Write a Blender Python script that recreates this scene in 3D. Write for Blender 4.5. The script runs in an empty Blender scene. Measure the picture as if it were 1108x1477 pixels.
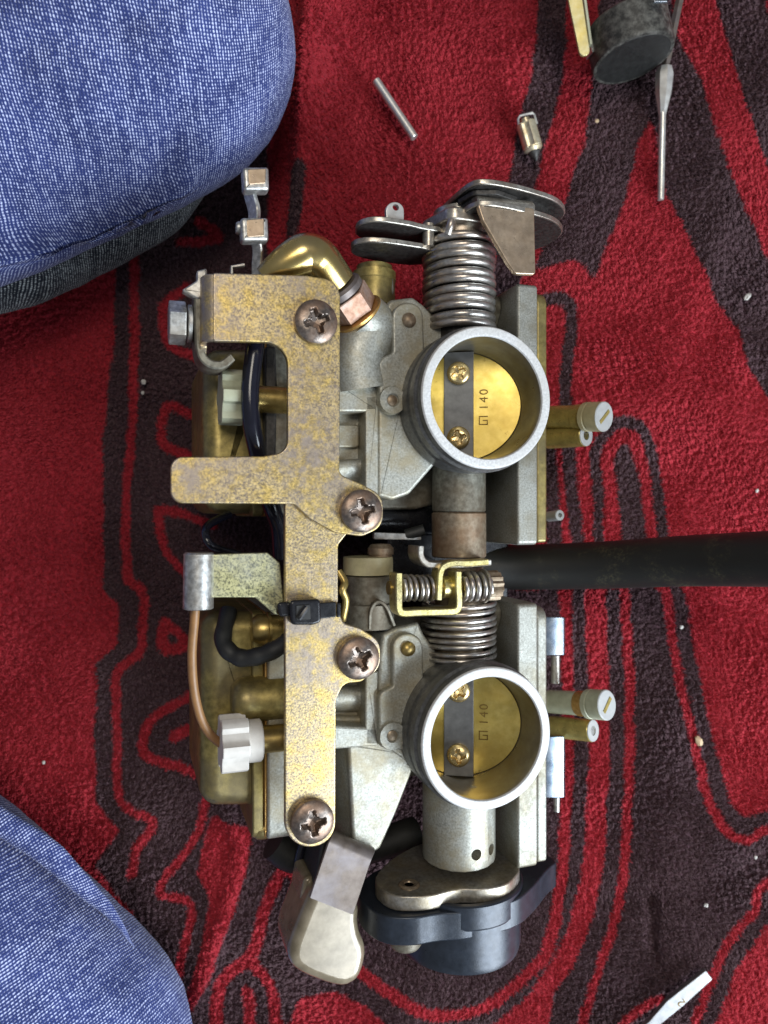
import bpy, bmesh, math, random
import numpy as np
from mathutils import Vector, Matrix, noise as mnoise

# ------------------------------------------------------------------ units
S = 0.00025              # one design unit = 0.25 mm
ZC, F = 1400.0, 1067.0   # camera height over the blanket, focal length (photo pixels)
TILT = math.radians(19)
rng = random.Random(7)
scene = bpy.context.scene
COL = scene.collection

# ------------------------------------------------------------------ camera
cam = bpy.data.cameras.new('camera')
cam.sensor_fit = 'VERTICAL'; cam.sensor_height = 36.0; cam.sensor_width = 27.0
cam.lens = 36.0 * F / 1477.0
cam.clip_start = 0.005; cam.clip_end = 20
cam.dof.use_dof = True; cam.dof.focus_distance = 1075 * S; cam.dof.aperture_fstop = 11
camo = bpy.data.objects.new('camera', cam); COL.objects.link(camo)
camo.location = (0, 0, ZC * S); camo.rotation_euler = (0, 0, 0)
scene.camera = camo

# ------------------------------------------------------------------ light: a room with a window on the lower right
w = bpy.data.worlds.new('World'); scene.world = w; w.use_nodes = True
w.node_tree.nodes['Background'].inputs[0].default_value = (0.80, 0.86, 1.0, 1)
w.node_tree.nodes['Background'].inputs[1].default_value = 0.19

def area_lamp(name, loc, target, sx, sy, power, col):
    l = bpy.data.lights.new(name, 'AREA'); l.shape = 'RECTANGLE'; l.size = sx; l.size_y = sy
    l.energy = power; l.color = col
    o = bpy.data.objects.new(name, l); COL.objects.link(o)
    o.location = loc
    o.rotation_euler = (Vector(target) - Vector(loc)).to_track_quat('-Z', 'Y').to_euler()
    return o
area_lamp('window_light', (0.66, -0.48, 0.46), (0.03, -0.02, 0.03), 0.6, 0.6, 14.5, (0.80, 0.90, 1.0))
area_lamp('ceiling_light', (0.15, 0.55, 1.7), (0, 0, 0), 0.6, 0.6, 9, (1.0, 0.92, 0.80))

scene.view_settings.view_transform = 'Standard'
scene.view_settings.look = 'None'
scene.view_settings.gamma = 1
scene.view_settings.use_curve_mapping = False
scene.view_settings.exposure = 0.25
scene.render.engine = 'CYCLES'
scene.cycles.max_bounces = 6; scene.cycles.diffuse_bounces = 3; scene.cycles.glossy_bounces = 4; scene.cycles.transmission_bounces = 2

# ------------------------------------------------------------------ pixel / space helpers (design units)
def sc(z): return (ZC - z) / F
def W(u, v, z): return Vector(((u - 554) * sc(z), (738.5 - v) * sc(z), z))
TA = Vector((math.cos(TILT), 0, -math.sin(TILT)))     # carburettor "up"  (picture right)
NA = Vector((math.sin(TILT), 0, math.cos(TILT)))      # bore axis, towards the viewer
C0 = Vector((150, 0, 333))
CW = Vector((0, 0, ZC))
def Q(u, v, c):
    d = Vector(((u - 554) / F, (738.5 - v) / F, -1))
    lam = (c + (C0 - CW).dot(NA)) / d.dot(NA)
    P = CW + d * lam
    return ((P - C0).dot(TA), P.y)
def Q3(u, v, c):
    a, b = Q(u, v, c); return Vector((a, b, c))
def LW(u, v, z):
    P = W(u, v, z); return Vector(((P - C0).dot(TA), P.y, (P - C0).dot(NA)))

def rp(pts, n=6):
    """round the corners of a closed polygon; points are (x, y) or (x, y, r)"""
    out = []; N = len(pts)
    for i, p in enumerate(pts):
        r = p[2] if len(p) > 2 else 0
        P = Vector(p[:2])
        if r <= 0: out.append((P.x, P.y)); continue
        A = Vector(pts[i - 1][:2]); B = Vector(pts[(i + 1) % N][:2])
        da = (A - P); db = (B - P)
        la, lb = da.length, db.length
        da.normalize(); db.normalize()
        ang = math.acos(max(-1, min(1, da.dot(db))))
        if ang > math.radians(176): out.append((P.x, P.y)); continue
        t = r / math.tan(ang / 2)
        t = min(t, la * .49, lb * .49); rr = t * math.tan(ang / 2)
        cdir = (da + db).normalized(); cen = P + cdir * (rr / math.sin(ang / 2))
        s = P + da * t - cen; e = P + db * t - cen
        a0 = math.atan2(s.y, s.x); a1 = math.atan2(e.y, e.x)
        dd = (a1 - a0 + math.pi) % (2 * math.pi) - math.pi
        for k in range(n + 1):
            q = a0 + dd * k / n
            out.append((cen.x + rr * math.cos(q), cen.y + rr * math.sin(q)))
    return out
def soft(p, it=2):
    p = [Vector(q[:2]) for q in p]
    for _ in range(it):
        o = []
        for i in range(len(p)):
            a, b = p[i], p[(i + 1) % len(p)]; o += [a.lerp(b, .22), a.lerp(b, .78)]
        p = o
    return [tuple(q) for q in p]
def pq(pts, c, n=6): return [Q(x, y, c) for x, y in rp(pts, n)]
def ccw(p):
    A = sum(p[i - 1][0] * p[i][1] - p[i][0] * p[i - 1][1] for i in range(len(p)))
    return list(p) if A > 0 else list(p)[::-1]
def offs(p, d):
    out = []; N = len(p)
    for i in range(N):
        a, b, c = Vector(p[i - 1]), Vector(p[i]), Vector(p[(i + 1) % N])
        e1, e2 = (b - a), (c - b)
        if e1.length < 1e-6 or e2.length < 1e-6: out.append(tuple(b)); continue
        e1.normalize(); e2.normalize()
        n1, n2 = Vector((-e1.y, e1.x)), Vector((-e2.y, e2.x))
        k = max(0.3, 1 + n1.dot(n2))
        out.append(tuple(b + (n1 + n2) * (d / k)))
    return out
def circ(x, y, r, n=24, a0=0, a1=2 * math.pi): 
    return [(x + r * math.cos(a0 + (a1 - a0) * k / n), y + r * math.sin(a0 + (a1 - a0) * k / n)) for k in range(n)]
def smooth_path(P, n=8):
    P = [Vector(p) for p in P]
    if len(P) < 3: return [P[0].lerp(P[-1], k / n) for k in range(n + 1)]
    out = []
    E = [P[0] * 2 - P[1]] + P + [P[-1] * 2 - P[-2]]
    for i in range(1, len(E) - 2):
        p0, p1, p2, p3 = E[i - 1:i + 3]
        for k in range(n):
            t = k / n
            out.append(.5 * ((2 * p1) + (p2 - p0) * t + (2 * p0 - 5 * p1 + 4 * p2 - p3) * t * t + (3 * p1 - p0 - 3 * p2 + p3) * t ** 3))
    out.append(P[-1]); return out

class MB:
    def __init__(self): self.v = []; self.f = []; self.uv = None
    def ring(self, pts):
        i = len(self.v); self.v += [Vector(p) for p in pts]; return list(range(i, i + len(pts)))
    def bridge(self, A, B, closed=True):
        n = len(A)
        for k in range(n if closed else n - 1):
            j = (k + 1) % n
            self.f.append((A[k], A[j], B[j], B[k]))
    def plate(self, poly, h0, h1, bev=2.0, mp=None, both=False, seg=3):
        poly = ccw(poly); mp = mp or (lambda x, y, h: (x, y, h))
        lv = []
        if both:
            for k in range(seg + 1):
                q = math.pi / 2 * (1 - k / seg); lv.append((bev * (1 - math.cos(q)), h0 + bev - bev * math.sin(q)))
        else: lv.append((0, h0))
        for k in range(seg + 1):
            q = math.pi / 2 * k / seg; lv.append((bev * (1 - math.cos(q)), h1 - bev + bev * math.sin(q)))
        R = []
        for ins, h in lv:
            R.append(self.ring([mp(x, y, h) for x, y in (offs(poly, ins) if ins > 1e-6 else poly)]))
        for A, B in zip(R, R[1:]): self.bridge(A, B)
        self.f.append(tuple(R[0][::-1])); self.f.append(tuple(R[-1]))
        return self
    def lathe(self, o, axis, prof, n=40, close=True):
        o = Vector(o); ax = Vector(axis).normalized()
        e = ax.orthogonal().normalized(); g = ax.cross(e)
        R = []
        for r, h in prof:
            if r < 1e-6: R.append(self.ring([o + ax * h]))
            else: R.append(self.ring([o + ax * h + (e * math.cos(2 * math.pi * k / n) + g * math.sin(2 * math.pi * k / n)) * r for k in range(n)]))
        for A, B in zip(R, R[1:]):
            if len(A) == 1 and len(B) == 1: continue
            if len(A) == 1: self.f += [(A[0], B[(k + 1) % n], B[k]) for k in range(n)]
            elif len(B) == 1: self.f += [(A[k], A[(k + 1) % n], B[0]) for k in range(n)]
            else: self.bridge(A, B)
        if close:
            if len(R[0]) > 1: self.f.append(tuple(R[0][::-1]))
            if len(R[-1]) > 1: self.f.append(tuple(R[-1]))
        return self
    def tube(self, path, r, n=14, cap=True, sx=1.0, sy=1.0, up=None):
        path = [Vector(p) for p in path]; N = len(path)
        T = [(path[min(i + 1, N - 1)] - path[max(i - 1, 0)]).normalized() for i in range(N)]
        e = Vector(up) - T[0] * Vector(up).dot(T[0]) if up else T[0].orthogonal()
        e.normalize(); R = []
        for i in range(N):
            e = (e - T[i] * e.dot(T[i])).normalized(); g = T[i].cross(e)
            rr = r[i] if isinstance(r, (list, tuple)) else r
            R.append(self.ring([path[i] + e * math.cos(2 * math.pi * k / n) * rr * sx + g * math.sin(2 * math.pi * k / n) * rr * sy for k in range(n)]))
        for A, B in zip(R, R[1:]): self.bridge(A, B)
        if cap: self.f.append(tuple(R[0][::-1])); self.f.append(tuple(R[-1]))
        return self
    def strip(self, path, wv, th, bev=1.5):
        """flat strip: path (3d), constant width vector wv, thickness th across"""
        path = [Vector(p) for p in path]; N = len(path); wv = Vector(wv); wn = wv.normalized(); R = []
        for i in range(N):
            T = (path[min(i + 1, N - 1)] - path[max(i - 1, 0)]).normalized()
            m = T.cross(wn).normalized() * th / 2
            b = wn * bev; mb = m.normalized() * bev
            hw = wv / 2
            R.append(self.ring([path[i] + q for q in (hw - b + m, hw + m - mb, hw - m + mb, hw - b - m, -hw + b - m, -hw - m + mb, -hw + m - mb, -hw + b + m)]))
        for A, B in zip(R, R[1:]): self.bridge(A, B)
        self.f.append(tuple(R[0][::-1])); self.f.append(tuple(R[-1])); return self
    def coil(self, o, axis, L, R, wr, turns, seg=36, n=10, phase=0, flat=0):
        o = Vector(o); ax = Vector(axis).normalized(); e = ax.orthogonal().normalized(); g = ax.cross(e)
        N = int(turns * seg); P = []
        for i in range(N + 1):
            q = 2 * math.pi * i / seg + phase
            P.append(o + ax * (L * i / N + wr * .22 * math.sin(q * .37 + 1)) + (e * math.cos(q) + g * math.sin(q)) * (R + wr * .12 * math.sin(q * .23)))
        return self.tube(P, wr, n)
    def box(self, c, x, y, z, bev=2):
        c = Vector(c); x = Vector(x); y = Vector(y); z = Vector(z)
        lx, ly, lz = x.length, y.length, z.length
        xn, yn, zn = x / lx, y / ly, z / lz
        return self.plate([(-lx/2, -ly/2), (lx/2, -ly/2), (lx/2, ly/2), (-lx/2, ly/2)], -lz/2, lz/2, bev,
                          lambda a, b, h: c + xn * a + yn * b + zn * h, both=True, seg=2)

ORG = {}     # object -> its origin in the frame in which its parts are modelled (design units)
def mesh_of(name, mb, org=Vector((0, 0, 0)), sharp=38):
    me = bpy.data.meshes.new(name)
    me.from_pydata([tuple((p - org) * S) for p in mb.v], [], mb.f)
    bm = bmesh.new(); bm.from_mesh(me); bmesh.ops.recalc_face_normals(bm, faces=bm.faces); bm.to_mesh(me); bm.free()
    me.polygons.foreach_set('use_smooth', [True] * len(me.polygons))
    me.set_sharp_from_angle(angle=math.radians(sharp))
    return me
def mk(name, mb, mat, parent=None, wn=True, org=None, sharp=38):
    po = ORG.get(parent, Vector((0, 0, 0)))
    o0 = Vector(org) if org is not None else po
    me = mesh_of(name, mb, o0, sharp) if isinstance(mb, MB) else mb
    if mat and not me.materials: me.materials.append(mat)
    o = bpy.data.objects.new(name, me); COL.objects.link(o)
    o.parent = parent; o.location = (o0 - po) * S; ORG[o] = o0
    if wn:
        m = o.modifiers.new('weighted_normal', 'WEIGHTED_NORMAL'); m.keep_sharp = True; m.weight = 80
    return o
def put(name, me, mat, parent, pos, rot):
    """an object with its own local mesh, placed at pos (design units, parent's frame) with rotation matrix rot"""
    po = ORG.get(parent, Vector((0, 0, 0)))
    o = bpy.data.objects.new(name, me); COL.objects.link(o)
    if mat and not me.materials: me.materials.append(mat)
    o.parent = parent
    o.matrix_local = Matrix.Translation((Vector(pos) - po) * S) @ rot.to_4x4()
    ORG[o] = Vector(pos); return o
def empty(name, loc, rot=(0, 0, 0), label=None, cat=None):
    o = bpy.data.objects.new(name, None); COL.objects.link(o); o.empty_display_size = 0.01
    o.location = Vector(loc) * S; o.rotation_euler = rot
    if label: o['label'] = label; o['category'] = cat
    return o
def tag(o, label, cat): o['label'] = label; o['category'] = cat; return o
def cut(o, cutter):
    """real holes: boolean difference, applied at once"""
    cm = bpy.data.meshes.new('cutter'); org = ORG[o]
    cm.from_pydata([tuple((p - org) * S) for p in cutter.v], [], cutter.f)
    bm = bmesh.new(); bm.from_mesh(cm); bmesh.ops.recalc_face_normals(bm, faces=bm.faces); bm.to_mesh(cm); bm.free()
    par = o.parent; ml = o.location.copy(); o.parent = None; o.location = (0, 0, 0)
    co = bpy.data.objects.new('cutter', cm); COL.objects.link(co)
    m = o.modifiers.new('b', 'BOOLEAN'); m.object = co; m.operation = 'DIFFERENCE'; m.solver = 'EXACT'
    while o.modifiers[0] != m: o.modifiers.move(len(o.modifiers) - 1, 0)
    wn = [x for x in o.modifiers if x != m]
    for x in wn: x.show_viewport = False
    bpy.context.view_layer.update()
    dg = bpy.context.evaluated_depsgraph_get()
    me = bpy.data.meshes.new_from_object(o.evaluated_get(dg))
    o.modifiers.remove(m)
    for x in wn: x.show_viewport = True
    old = o.data; o.data = me; me.name = old.name
    me.set_sharp_from_angle(angle=math.radians(38))
    bpy.data.objects.remove(co); bpy.data.meshes.remove(cm)
    o.parent = par; o.location = ml

# ------------------------------------------------------------------ materials
class NT:
    def __init__(self, name):
        self.m = bpy.data.materials.new(name); self.m.use_nodes = True
        self.t = self.m.node_tree; self.b = self.t.nodes['Principled BSDF']
        self.co = self.t.nodes.new('ShaderNodeTexCoord').outputs['Object']
    def n(self, ty, **kw):
        x = self.t.nodes.new('ShaderNode' + ty)
        for k, v in kw.items(): setattr(x, k, v)
        return x
    def link(self, a, b): self.t.links.new(a, b)
    def noise(self, scale, detail=3, rough=.55, co=None, dist=0):
        x = self.n('TexNoise'); x.inputs['Scale'].default_value = scale; x.inputs['Detail'].default_value = detail
        x.inputs['Roughness'].default_value = rough; x.inputs['Distortion'].default_value = dist
        self.link(co or self.co, x.inputs['Vector']); return x.outputs['Fac']
    def ramp(self, fac, stops):
        x = self.n('ValToRGB'); cr = x.color_ramp
        while len(cr.elements) < len(stops): cr.elements.new(.5)
        for e, (p, c) in zip(cr.elements, stops):
            e.position = p; e.color = (c[0], c[1], c[2], 1) if hasattr(c, '__len__') else (c, c, c, 1)
        self.link(fac, x.inputs[0]); return x.outputs[0]
    def mix(self, fac, a, b, mode='MIX'):
        x = self.n('MixRGB', blend_type=mode)
        for i, q in ((0, fac), (1, a), (2, b)):
            if hasattr(q, 'is_output'): self.link(q, x.inputs[i])
            else: x.inputs[i].default_value = q if i == 0 else (q[0], q[1], q[2], 1)
        return x.outputs[0]
    def math(self, op, a, b=0.0, c=0.0):
        x = self.n('Math', operation=op)
        for i, q in enumerate((a, b, c)):
            if hasattr(q, 'is_output'): self.link(q, x.inputs[i])
            else: x.inputs[i].default_value = q
        return x.outputs[0]
    def bump(self, h, strength, dist, prev=None):
        x = self.n('Bump'); x.inputs['Strength'].default_value = strength; x.inputs['Distance'].default_value = dist
        self.link(h, x.inputs['Height'])
        if prev: self.link(prev, x.inputs['Normal'])
        return x.outputs[0]
    def set(self, **kw):
        names = dict(col='Base Color', met='Metallic', rough='Roughness', nrm='Normal', sheen='Sheen Weight', sheenr='Sheen Roughness',
                     coat='Coat Weight', sss='Subsurface Weight', trans='Transmission Weight', spec='Specular IOR Level', ior='IOR', coatr='Coat Roughness')
        for k, v in kw.items():
            s = self.b.inputs[names[k]]
            if hasattr(v, 'is_output'): self.link(v, s)
            else: s.default_value = (v[0], v[1], v[2], 1) if hasattr(v, '__len__') else v
        return self.m

def metal(name, c1, c2, sp=(.42, .58), scale=900, met=.85, rough=(.3, .5), bump=.25, bscale=1500, stain=None, samt=.5, sscale=90, detail=4, pits=None, blotch=None):
    k = NT(name)
    f = k.noise(scale, detail, .6)
    col = k.ramp(f, [(sp[0], c1), (sp[1], c2)])
    if stain:
        g = k.ramp(k.noise(sscale, 5, .6), [(.42, 0), (.64, samt)])
        col = k.mix(g, col, stain)
    if blotch:
        col = k.mix(k.ramp(k.noise(150, 6, .7), [(.46, 0), (.62, .75)]), col, k.mix(k.ramp(f, [(sp[0], 0), (sp[1], 1)]), tuple(q * .5 for q in blotch), blotch))
    if pits:
        p = k.ramp(k.noise(scale * 1.7, 3, .7), [(.63, 0), (.70, 1)])
        q = k.ramp(k.noise(sscale * 1.3, 2), [(.45, 0), (.6, .85)])
        col = k.mix(k.math('MULTIPLY', p, q), col, pits)
    r = k.n('MapRange'); k.link(k.noise(scale * .35, 4), r.inputs[0]); r.inputs[1].default_value = .3; r.inputs[2].default_value = .7
    r.inputs[3].default_value = rough[0]; r.inputs[4].default_value = rough[1]
    nr = k.bump(k.noise(bscale, 4, .6), bump, .00012)
    return k.set(col=col, met=met, rough=r.outputs[0], nrm=nr)
def plain(name, c, rough=.4, met=0, bump=0, bscale=1200, var=.25, **kw):
    k = NT(name); f = k.noise(260, 5, .65)
    lo = tuple(x * (1 - var) for x in c); hi = tuple(min(1, x * (1 + var)) for x in c)
    col = k.ramp(f, [(.3, lo), (.7, hi)])
    if bump: kw['nrm'] = k.bump(k.noise(bscale, 4), bump, .0001)
    r = k.n('MapRange'); k.link(k.noise(500, 4), r.inputs[0]); r.inputs[3].default_value = max(.05, rough - .12); r.inputs[4].default_value = rough + .12
    return k.set(col=col, met=met, rough=r.outputs[0], **kw)

M = {}
M['cast'] = metal('cast_zinc', (.25, .25, .215), (.46, .46, .41), (.33, .66), 1300, .5, (.38, .55), .4, 2200, (.30, .25, .15), .75, 80, pits=(.12, .09, .06))
M['flange'] = metal('flange_weathered', (.20, .20, .175), (.38, .38, .34), (.35, .65), 1500, .5, (.4, .58), .45, 2000, (.18, .155, .10), .85, 55, pits=(.10, .07, .04))
M['cast_dark'] = metal('cast_zinc_grimy', (.12, .11, .085), (.27, .26, .21), (.35, .7), 500, .5, (.4, .6), .4, 1800, (.10, .07, .04), .6, 60, pits=(.05, .04, .03))
M['cast_brown'] = metal('sleeve_brown', (.20, .15, .10), (.34, .28, .20), (.35, .7), 500, .6, (.35, .55), .3, 1800, (.22, .11, .05), .6, 60, pits=(.07, .04, .03))
M['bracket'] = metal('bracket_yellow_passivate', (.225, .185, .15), (.66, .51, .25), (.39, .60), 1400, .82, (.32, .5), .35, 1500, (.33, .275, .235), .9, 36, detail=6, blotch=(.74, .53, .15), pits=(.12, .09, .06))
M['bracket_green'] = metal('clip_green_passivate', (.16, .16, .10), (.60, .57, .30), (.38, .55), 1500, .8, (.3, .45), .3, 1900, (.45, .46, .42), .5, 70)
M['galv'] = metal('galvanised_steel', (.30, .30, .29), (.62, .62, .60), (.35, .65), 600, .8, (.3, .48), .3, 1500, (.45, .38, .28), .5, 120)
M['bowl'] = metal('bowl_gold_passivate', (.20, .155, .05), (.42, .33, .115), (.3, .7), 400, .7, (.33, .5), .35, 2000, (.16, .13, .075), .75, 55, pits=(.06, .05, .03))
M['gold'] = metal('polished_gold_passivate', (.50, .36, .11), (.62, .47, .20), (.3, .7), 120, .95, (.20, .34), .06, 900, (.42, .34, .20), .5, 45)
M['brass'] = metal('brass_plate', (.60, .45, .11), (.76, .60, .19), (.3, .7), 300, .95, (.3, .45), .12, 2400, (.42, .29, .07), .7, 45, pits=(.25, .15, .04))
M['brass_old'] = metal('aged_brass', (.34, .24, .07), (.52, .39, .14), (.3, .7), 350, .85, (.25, .45), .2, 1600, (.17, .11, .05), .6, 120)
M['screw'] = metal('screw_dark_steel', (.11, .09, .078), (.25, .21, .18), (.35, .65), 700, .8, (.3, .45), .2, 1600, (.30, .17, .10), .5, 160)
M['screw_gold'] = metal('screw_brass_plated', (.62, .47, .22), (.78, .64, .36), (.35, .65), 700, .9, (.2, .35), .1, 1600, (.45, .30, .12), .5, 160)
M['spring'] = metal('spring_steel', (.34, .325, .30), (.62, .60, .56), (.3, .7), 420, .9, (.25, .4), .15, 1500, (.30, .19, .12), .5, 110)
M['steel'] = metal('bright_steel', (.60, .59, .56), (.78, .77, .73), (.3, .7), 400, .75, (.3, .45), .12, 1500, (.40, .35, .28), .4, 120)
M['pulley'] = metal('pulley_steel', (.36, .335, .29), (.60, .57, .50), (.35, .65), 600, .85, (.26, .42), .2, 1500, (.22, .15, .10), .6, 100, pits=(.06, .05, .04))
M['pulley_tab'] = metal('pulley_tab_bronze', (.50, .38, .26), (.66, .51, .36), (.35, .65), 500, .85, (.24, .4), .15, 1500, (.42, .30, .20), .5, 100, pits=(.06, .05, .04))
M['sensor_plate'] = metal('sensor_plate_grey', (.24, .22, .19), (.42, .395, .35), (.35, .65), 700, .75, (.3, .48), .35, 1500, (.40, .31, .17), .6, 60, pits=(.07, .06, .05))
M['valve'] = metal('valve_nickel', (.52, .46, .32), (.72, .65, .48), (.35, .65), 500, .65, (.3, .45), .15, 1500, (.40, .30, .14), .6, 200)
M['float_arm'] = metal('float_arm_plated', (.42, .38, .20), (.58, .54, .34), (.35, .65), 300, .6, (.35, .5), .2, 1500, (.55, .42, .10), .8, 60)
M['tool'] = metal('tool_steel', (.22, .22, .22), (.34, .34, .34), (.3, .7), 300, .85, (.35, .5), .15, 900, (.28, .27, .26), .5, 80)
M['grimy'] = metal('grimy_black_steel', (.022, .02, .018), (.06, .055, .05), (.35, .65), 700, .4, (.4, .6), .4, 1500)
M['rim'] = metal('machined_rim', (.48, .48, .475), (.66, .66, .65), (.35, .65), 1100, .2, (.55, .7), .3, 2500, (.50, .49, .46), .6, 110, pits=(.30, .20, .12))
M['barrel'] = metal('barrel_dark', (.10, .10, .10), (.18, .18, .175), (.35, .65), 700, .6, (.35, .5), .3, 1800, (.08, .075, .06), .5, 120)
M['bore'] = metal('bore_satin', (.30, .28, .24), (.42, .40, .34), (.3, .7), 200, .85, (.26, .40), .1, 1800, (.30, .24, .12), .6, 60)
M['bar'] = metal('shaft_grey', (.10, .10, .10), (.15, .15, .15), (.3, .7), 300, .5, (.38, .5), .12, 1800)
M['copper'] = metal('copper_nut', (.34, .19, .125), (.48, .30, .21), (.35, .65), 600, .6, (.48, .6), .2, 1500, (.40, .33, .30), .6, 150)
M['copper_washer'] = metal('copper_washer', (.55, .30, .08), (.68, .42, .15), (.35, .65), 900, .85, (.3, .45), .25, 1900)
M['clip'] = metal('clip_bronze', (.11, .085, .07), (.19, .155, .13), (.3, .7), 260, .6, (.4, .55), .1, 1500, (.22, .20, .21), .6, 80)
M['yellow_clip'] = metal('linkage_yellow', (.45, .38, .13), (.72, .62, .26), (.35, .6), 1000, .85, (.25, .4), .2, 1500, (.42, .36, .26), .5, 90)
M['hinge_steel'] = metal('zinc_sky_tint', (.13, .165, .21), (.26, .31, .38), (.3, .7), 300, .85, (.2, .35), .1, 1500, (.35, .33, .28), .4, 150)  # blue sky reflection put into the steel's base colour
M['black_plastic'] = plain('black_plastic', (.008, .008, .010), .26, 0, .12, 1500)
M['black_rubber'] = plain('black_rubber', (.012, .012, .011), .55, 0, .3, 1800, .4)
M['black_vinyl'] = plain('black_vinyl_tube', (.008, .008, .014), .16, 0, .03, 700)
M['nylon'] = plain('white_nylon', (.60, .57, .52), .42, 0, .15, 1500, .10)
M['nylon_old'] = plain('aged_nylon', (.38, .39, .27), .4, 0, .15, 1500, .15)
M['cream'] = plain('cream_plastic', (.42, .37, .21), .4, 0, .15, 1500, .15)
M['nip_gold'] = plain('amber_nipple', (.40, .32, .10), .3, .45, .15, 1500, .3)
M['white'] = plain('white_plastic', (.38, .39, .38), .4, 0, .1, 1500, .1)
M['brown_wire'] = plain('brown_wire', (.25, .125, .045), .45, 0, .05, 900, .15)
M['black_body'] = plain('black_paint', (.024, .030, .041), .32, .25, .3, 2200, .3)
M['hole'] = plain('hole_shade', (.012, .010, .008), .6)  # near-black colour painted in for the shade inside a hole
M['stamp'] = plain('stamp_dark', (.16, .10, .02), .5, .6)
M['lint'] = plain('lint', (.50, .47, .43), .8)
M['crumb'] = plain('crumb', (.55, .40, .24), .8)
# translucent beige boot
k = NT('beige_boot')
c_ = k.ramp(k.noise(170, 5, .6), [(.3, (.15, .12, .075)), (.7, (.29, .24, .165))])
M['boot'] = k.set(col=c_, met=.25, rough=.26, nrm=k.bump(k.noise(700, 4), .12, .0001), coat=.4, coatr=.2)
# hose with dusty scuffs
k = NT('hose_rubber')
d1 = k.ramp(k.noise(70, 6, .7), [(.5, 0), (.7, .6)])
d2 = k.ramp(k.noise(900, 3, .7), [(.45, 0), (.65, 1)])
c_ = k.mix(k.math('MULTIPLY', d1, d2), (.010, .010, .009), (.13, .115, .06))
M['hose'] = k.set(col=c_, rough=.5, nrm=k.bump(k.noise(1500, 3), .2, .0001))
# black puck with grey dusty rim
k = NT('puck_rubber')
c_ = k.ramp(k.noise(330, 5, .7), [(.42, (.02, .019, .016)), (.68, (.12, .115, .10))])
M['puck'] = k.set(col=c_, rough=.5, nrm=k.bump(k.noise(900, 4), .4, .0002))

# denim : twill of pale weft dots on indigo warp, driven by UV (in design units / 1000)
def denim(name, warp, weft, f=212.0, tilt=-.30):
    k = NT(name); uv = k.t.nodes['Texture Coordinate'].outputs['UV']
    nz = k.n('TexNoise'); nz.inputs['Scale'].default_value = 26; nz.inputs['Detail'].default_value = 4; k.link(uv, nz.inputs['Vector'])
    sub = k.n('VectorMath', operation='SUBTRACT'); k.link(nz.outputs['Color'], sub.inputs[0]); sub.inputs[1].default_value = (.5, .5, .5)
    scl = k.n('VectorMath', operation='SCALE'); k.link(sub.outputs[0], scl.inputs[0]); scl.inputs['Scale'].default_value = .006
    add = k.n('VectorMath', operation='ADD'); k.link(uv, add.inputs[0]); k.link(scl.outputs[0], add.inputs[1])
    sp = k.n('SeparateXYZ'); k.link(add.outputs[0], sp.inputs[0])
    x, y = sp.outputs[0], sp.outputs[1]
    a = k.math('SINE', k.math('MULTIPLY', k.math('ADD', y, k.math('MULTIPLY', x, tilt)), f * 2 * math.pi))
    b = k.math('SINE', k.math('MULTIPLY', k.math('ADD', x, k.math('MULTIPLY', y, .55)), f * .86 * 2 * math.pi))
    a1 = k.math('MULTIPLY_ADD', a, .5, .5); b1 = k.math('MULTIPLY_ADD', b, .5, .5)
    dots = k.math('MULTIPLY', k.math('POWER', a1, 1.3), k.math('MULTIPLY_ADD', b1, .70, .30))
    pa_ = k.math('FLOOR', k.math('MULTIPLY_ADD', k.math('ADD', y, k.math('MULTIPLY', x, tilt)), f, .25))
    pb_ = k.math('FLOOR', k.math('MULTIPLY_ADD', k.math('ADD', x, k.math('MULTIPLY', y, .55)), f * .86, .25))
    cv = k.n('CombineXYZ'); k.link(pa_, cv.inputs[0]); k.link(pb_, cv.inputs[1])
    wn2 = k.n('TexWhiteNoise', noise_dimensions='2D'); k.link(cv.outputs[0], wn2.inputs['Vector'])
    wn1 = k.n('TexWhiteNoise', noise_dimensions='1D'); k.link(pa_, wn1.inputs['W'])
    irr = k.math('MULTIPLY', k.math('MULTIPLY_ADD', wn2.outputs['Value'], .95, .42), k.math('MULTIPLY_ADD', wn1.outputs['Value'], .5, .75))
    var = k.noise(420, 3, .7, co=uv)
    big = k.noise(14, 5, .6, co=uv)
    fac = k.math('MULTIPLY', dots, k.math('MULTIPLY_ADD', k.ramp(var, [(.32, 0), (.68, 1)]), 1.15, .18))
    fac = k.math('MULTIPLY', k.math('MULTIPLY', fac, irr), k.math('MULTIPLY_ADD', big, 1.5, .25))
    wc = k.mix(k.ramp(big, [(.3, 0), (.7, 1)]), tuple(q * .75 for q in warp), tuple(q * 1.25 for q in warp))
    col = k.mix(k.ramp(fac, [(.14, 0), (.70, 1)]), wc, weft)
    nr = k.bump(dots, .55, .00035)
    return k.set(col=col, rough=.85, nrm=nr, sheen=.12, spec=.2)
M['denim'] = denim('blue_denim', (.026, .041, .160), (.54, .60, .86))
M['denim_dark'] = denim('dark_denim_fold', (.009, .012, .019), (.46, .49, .48))

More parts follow.
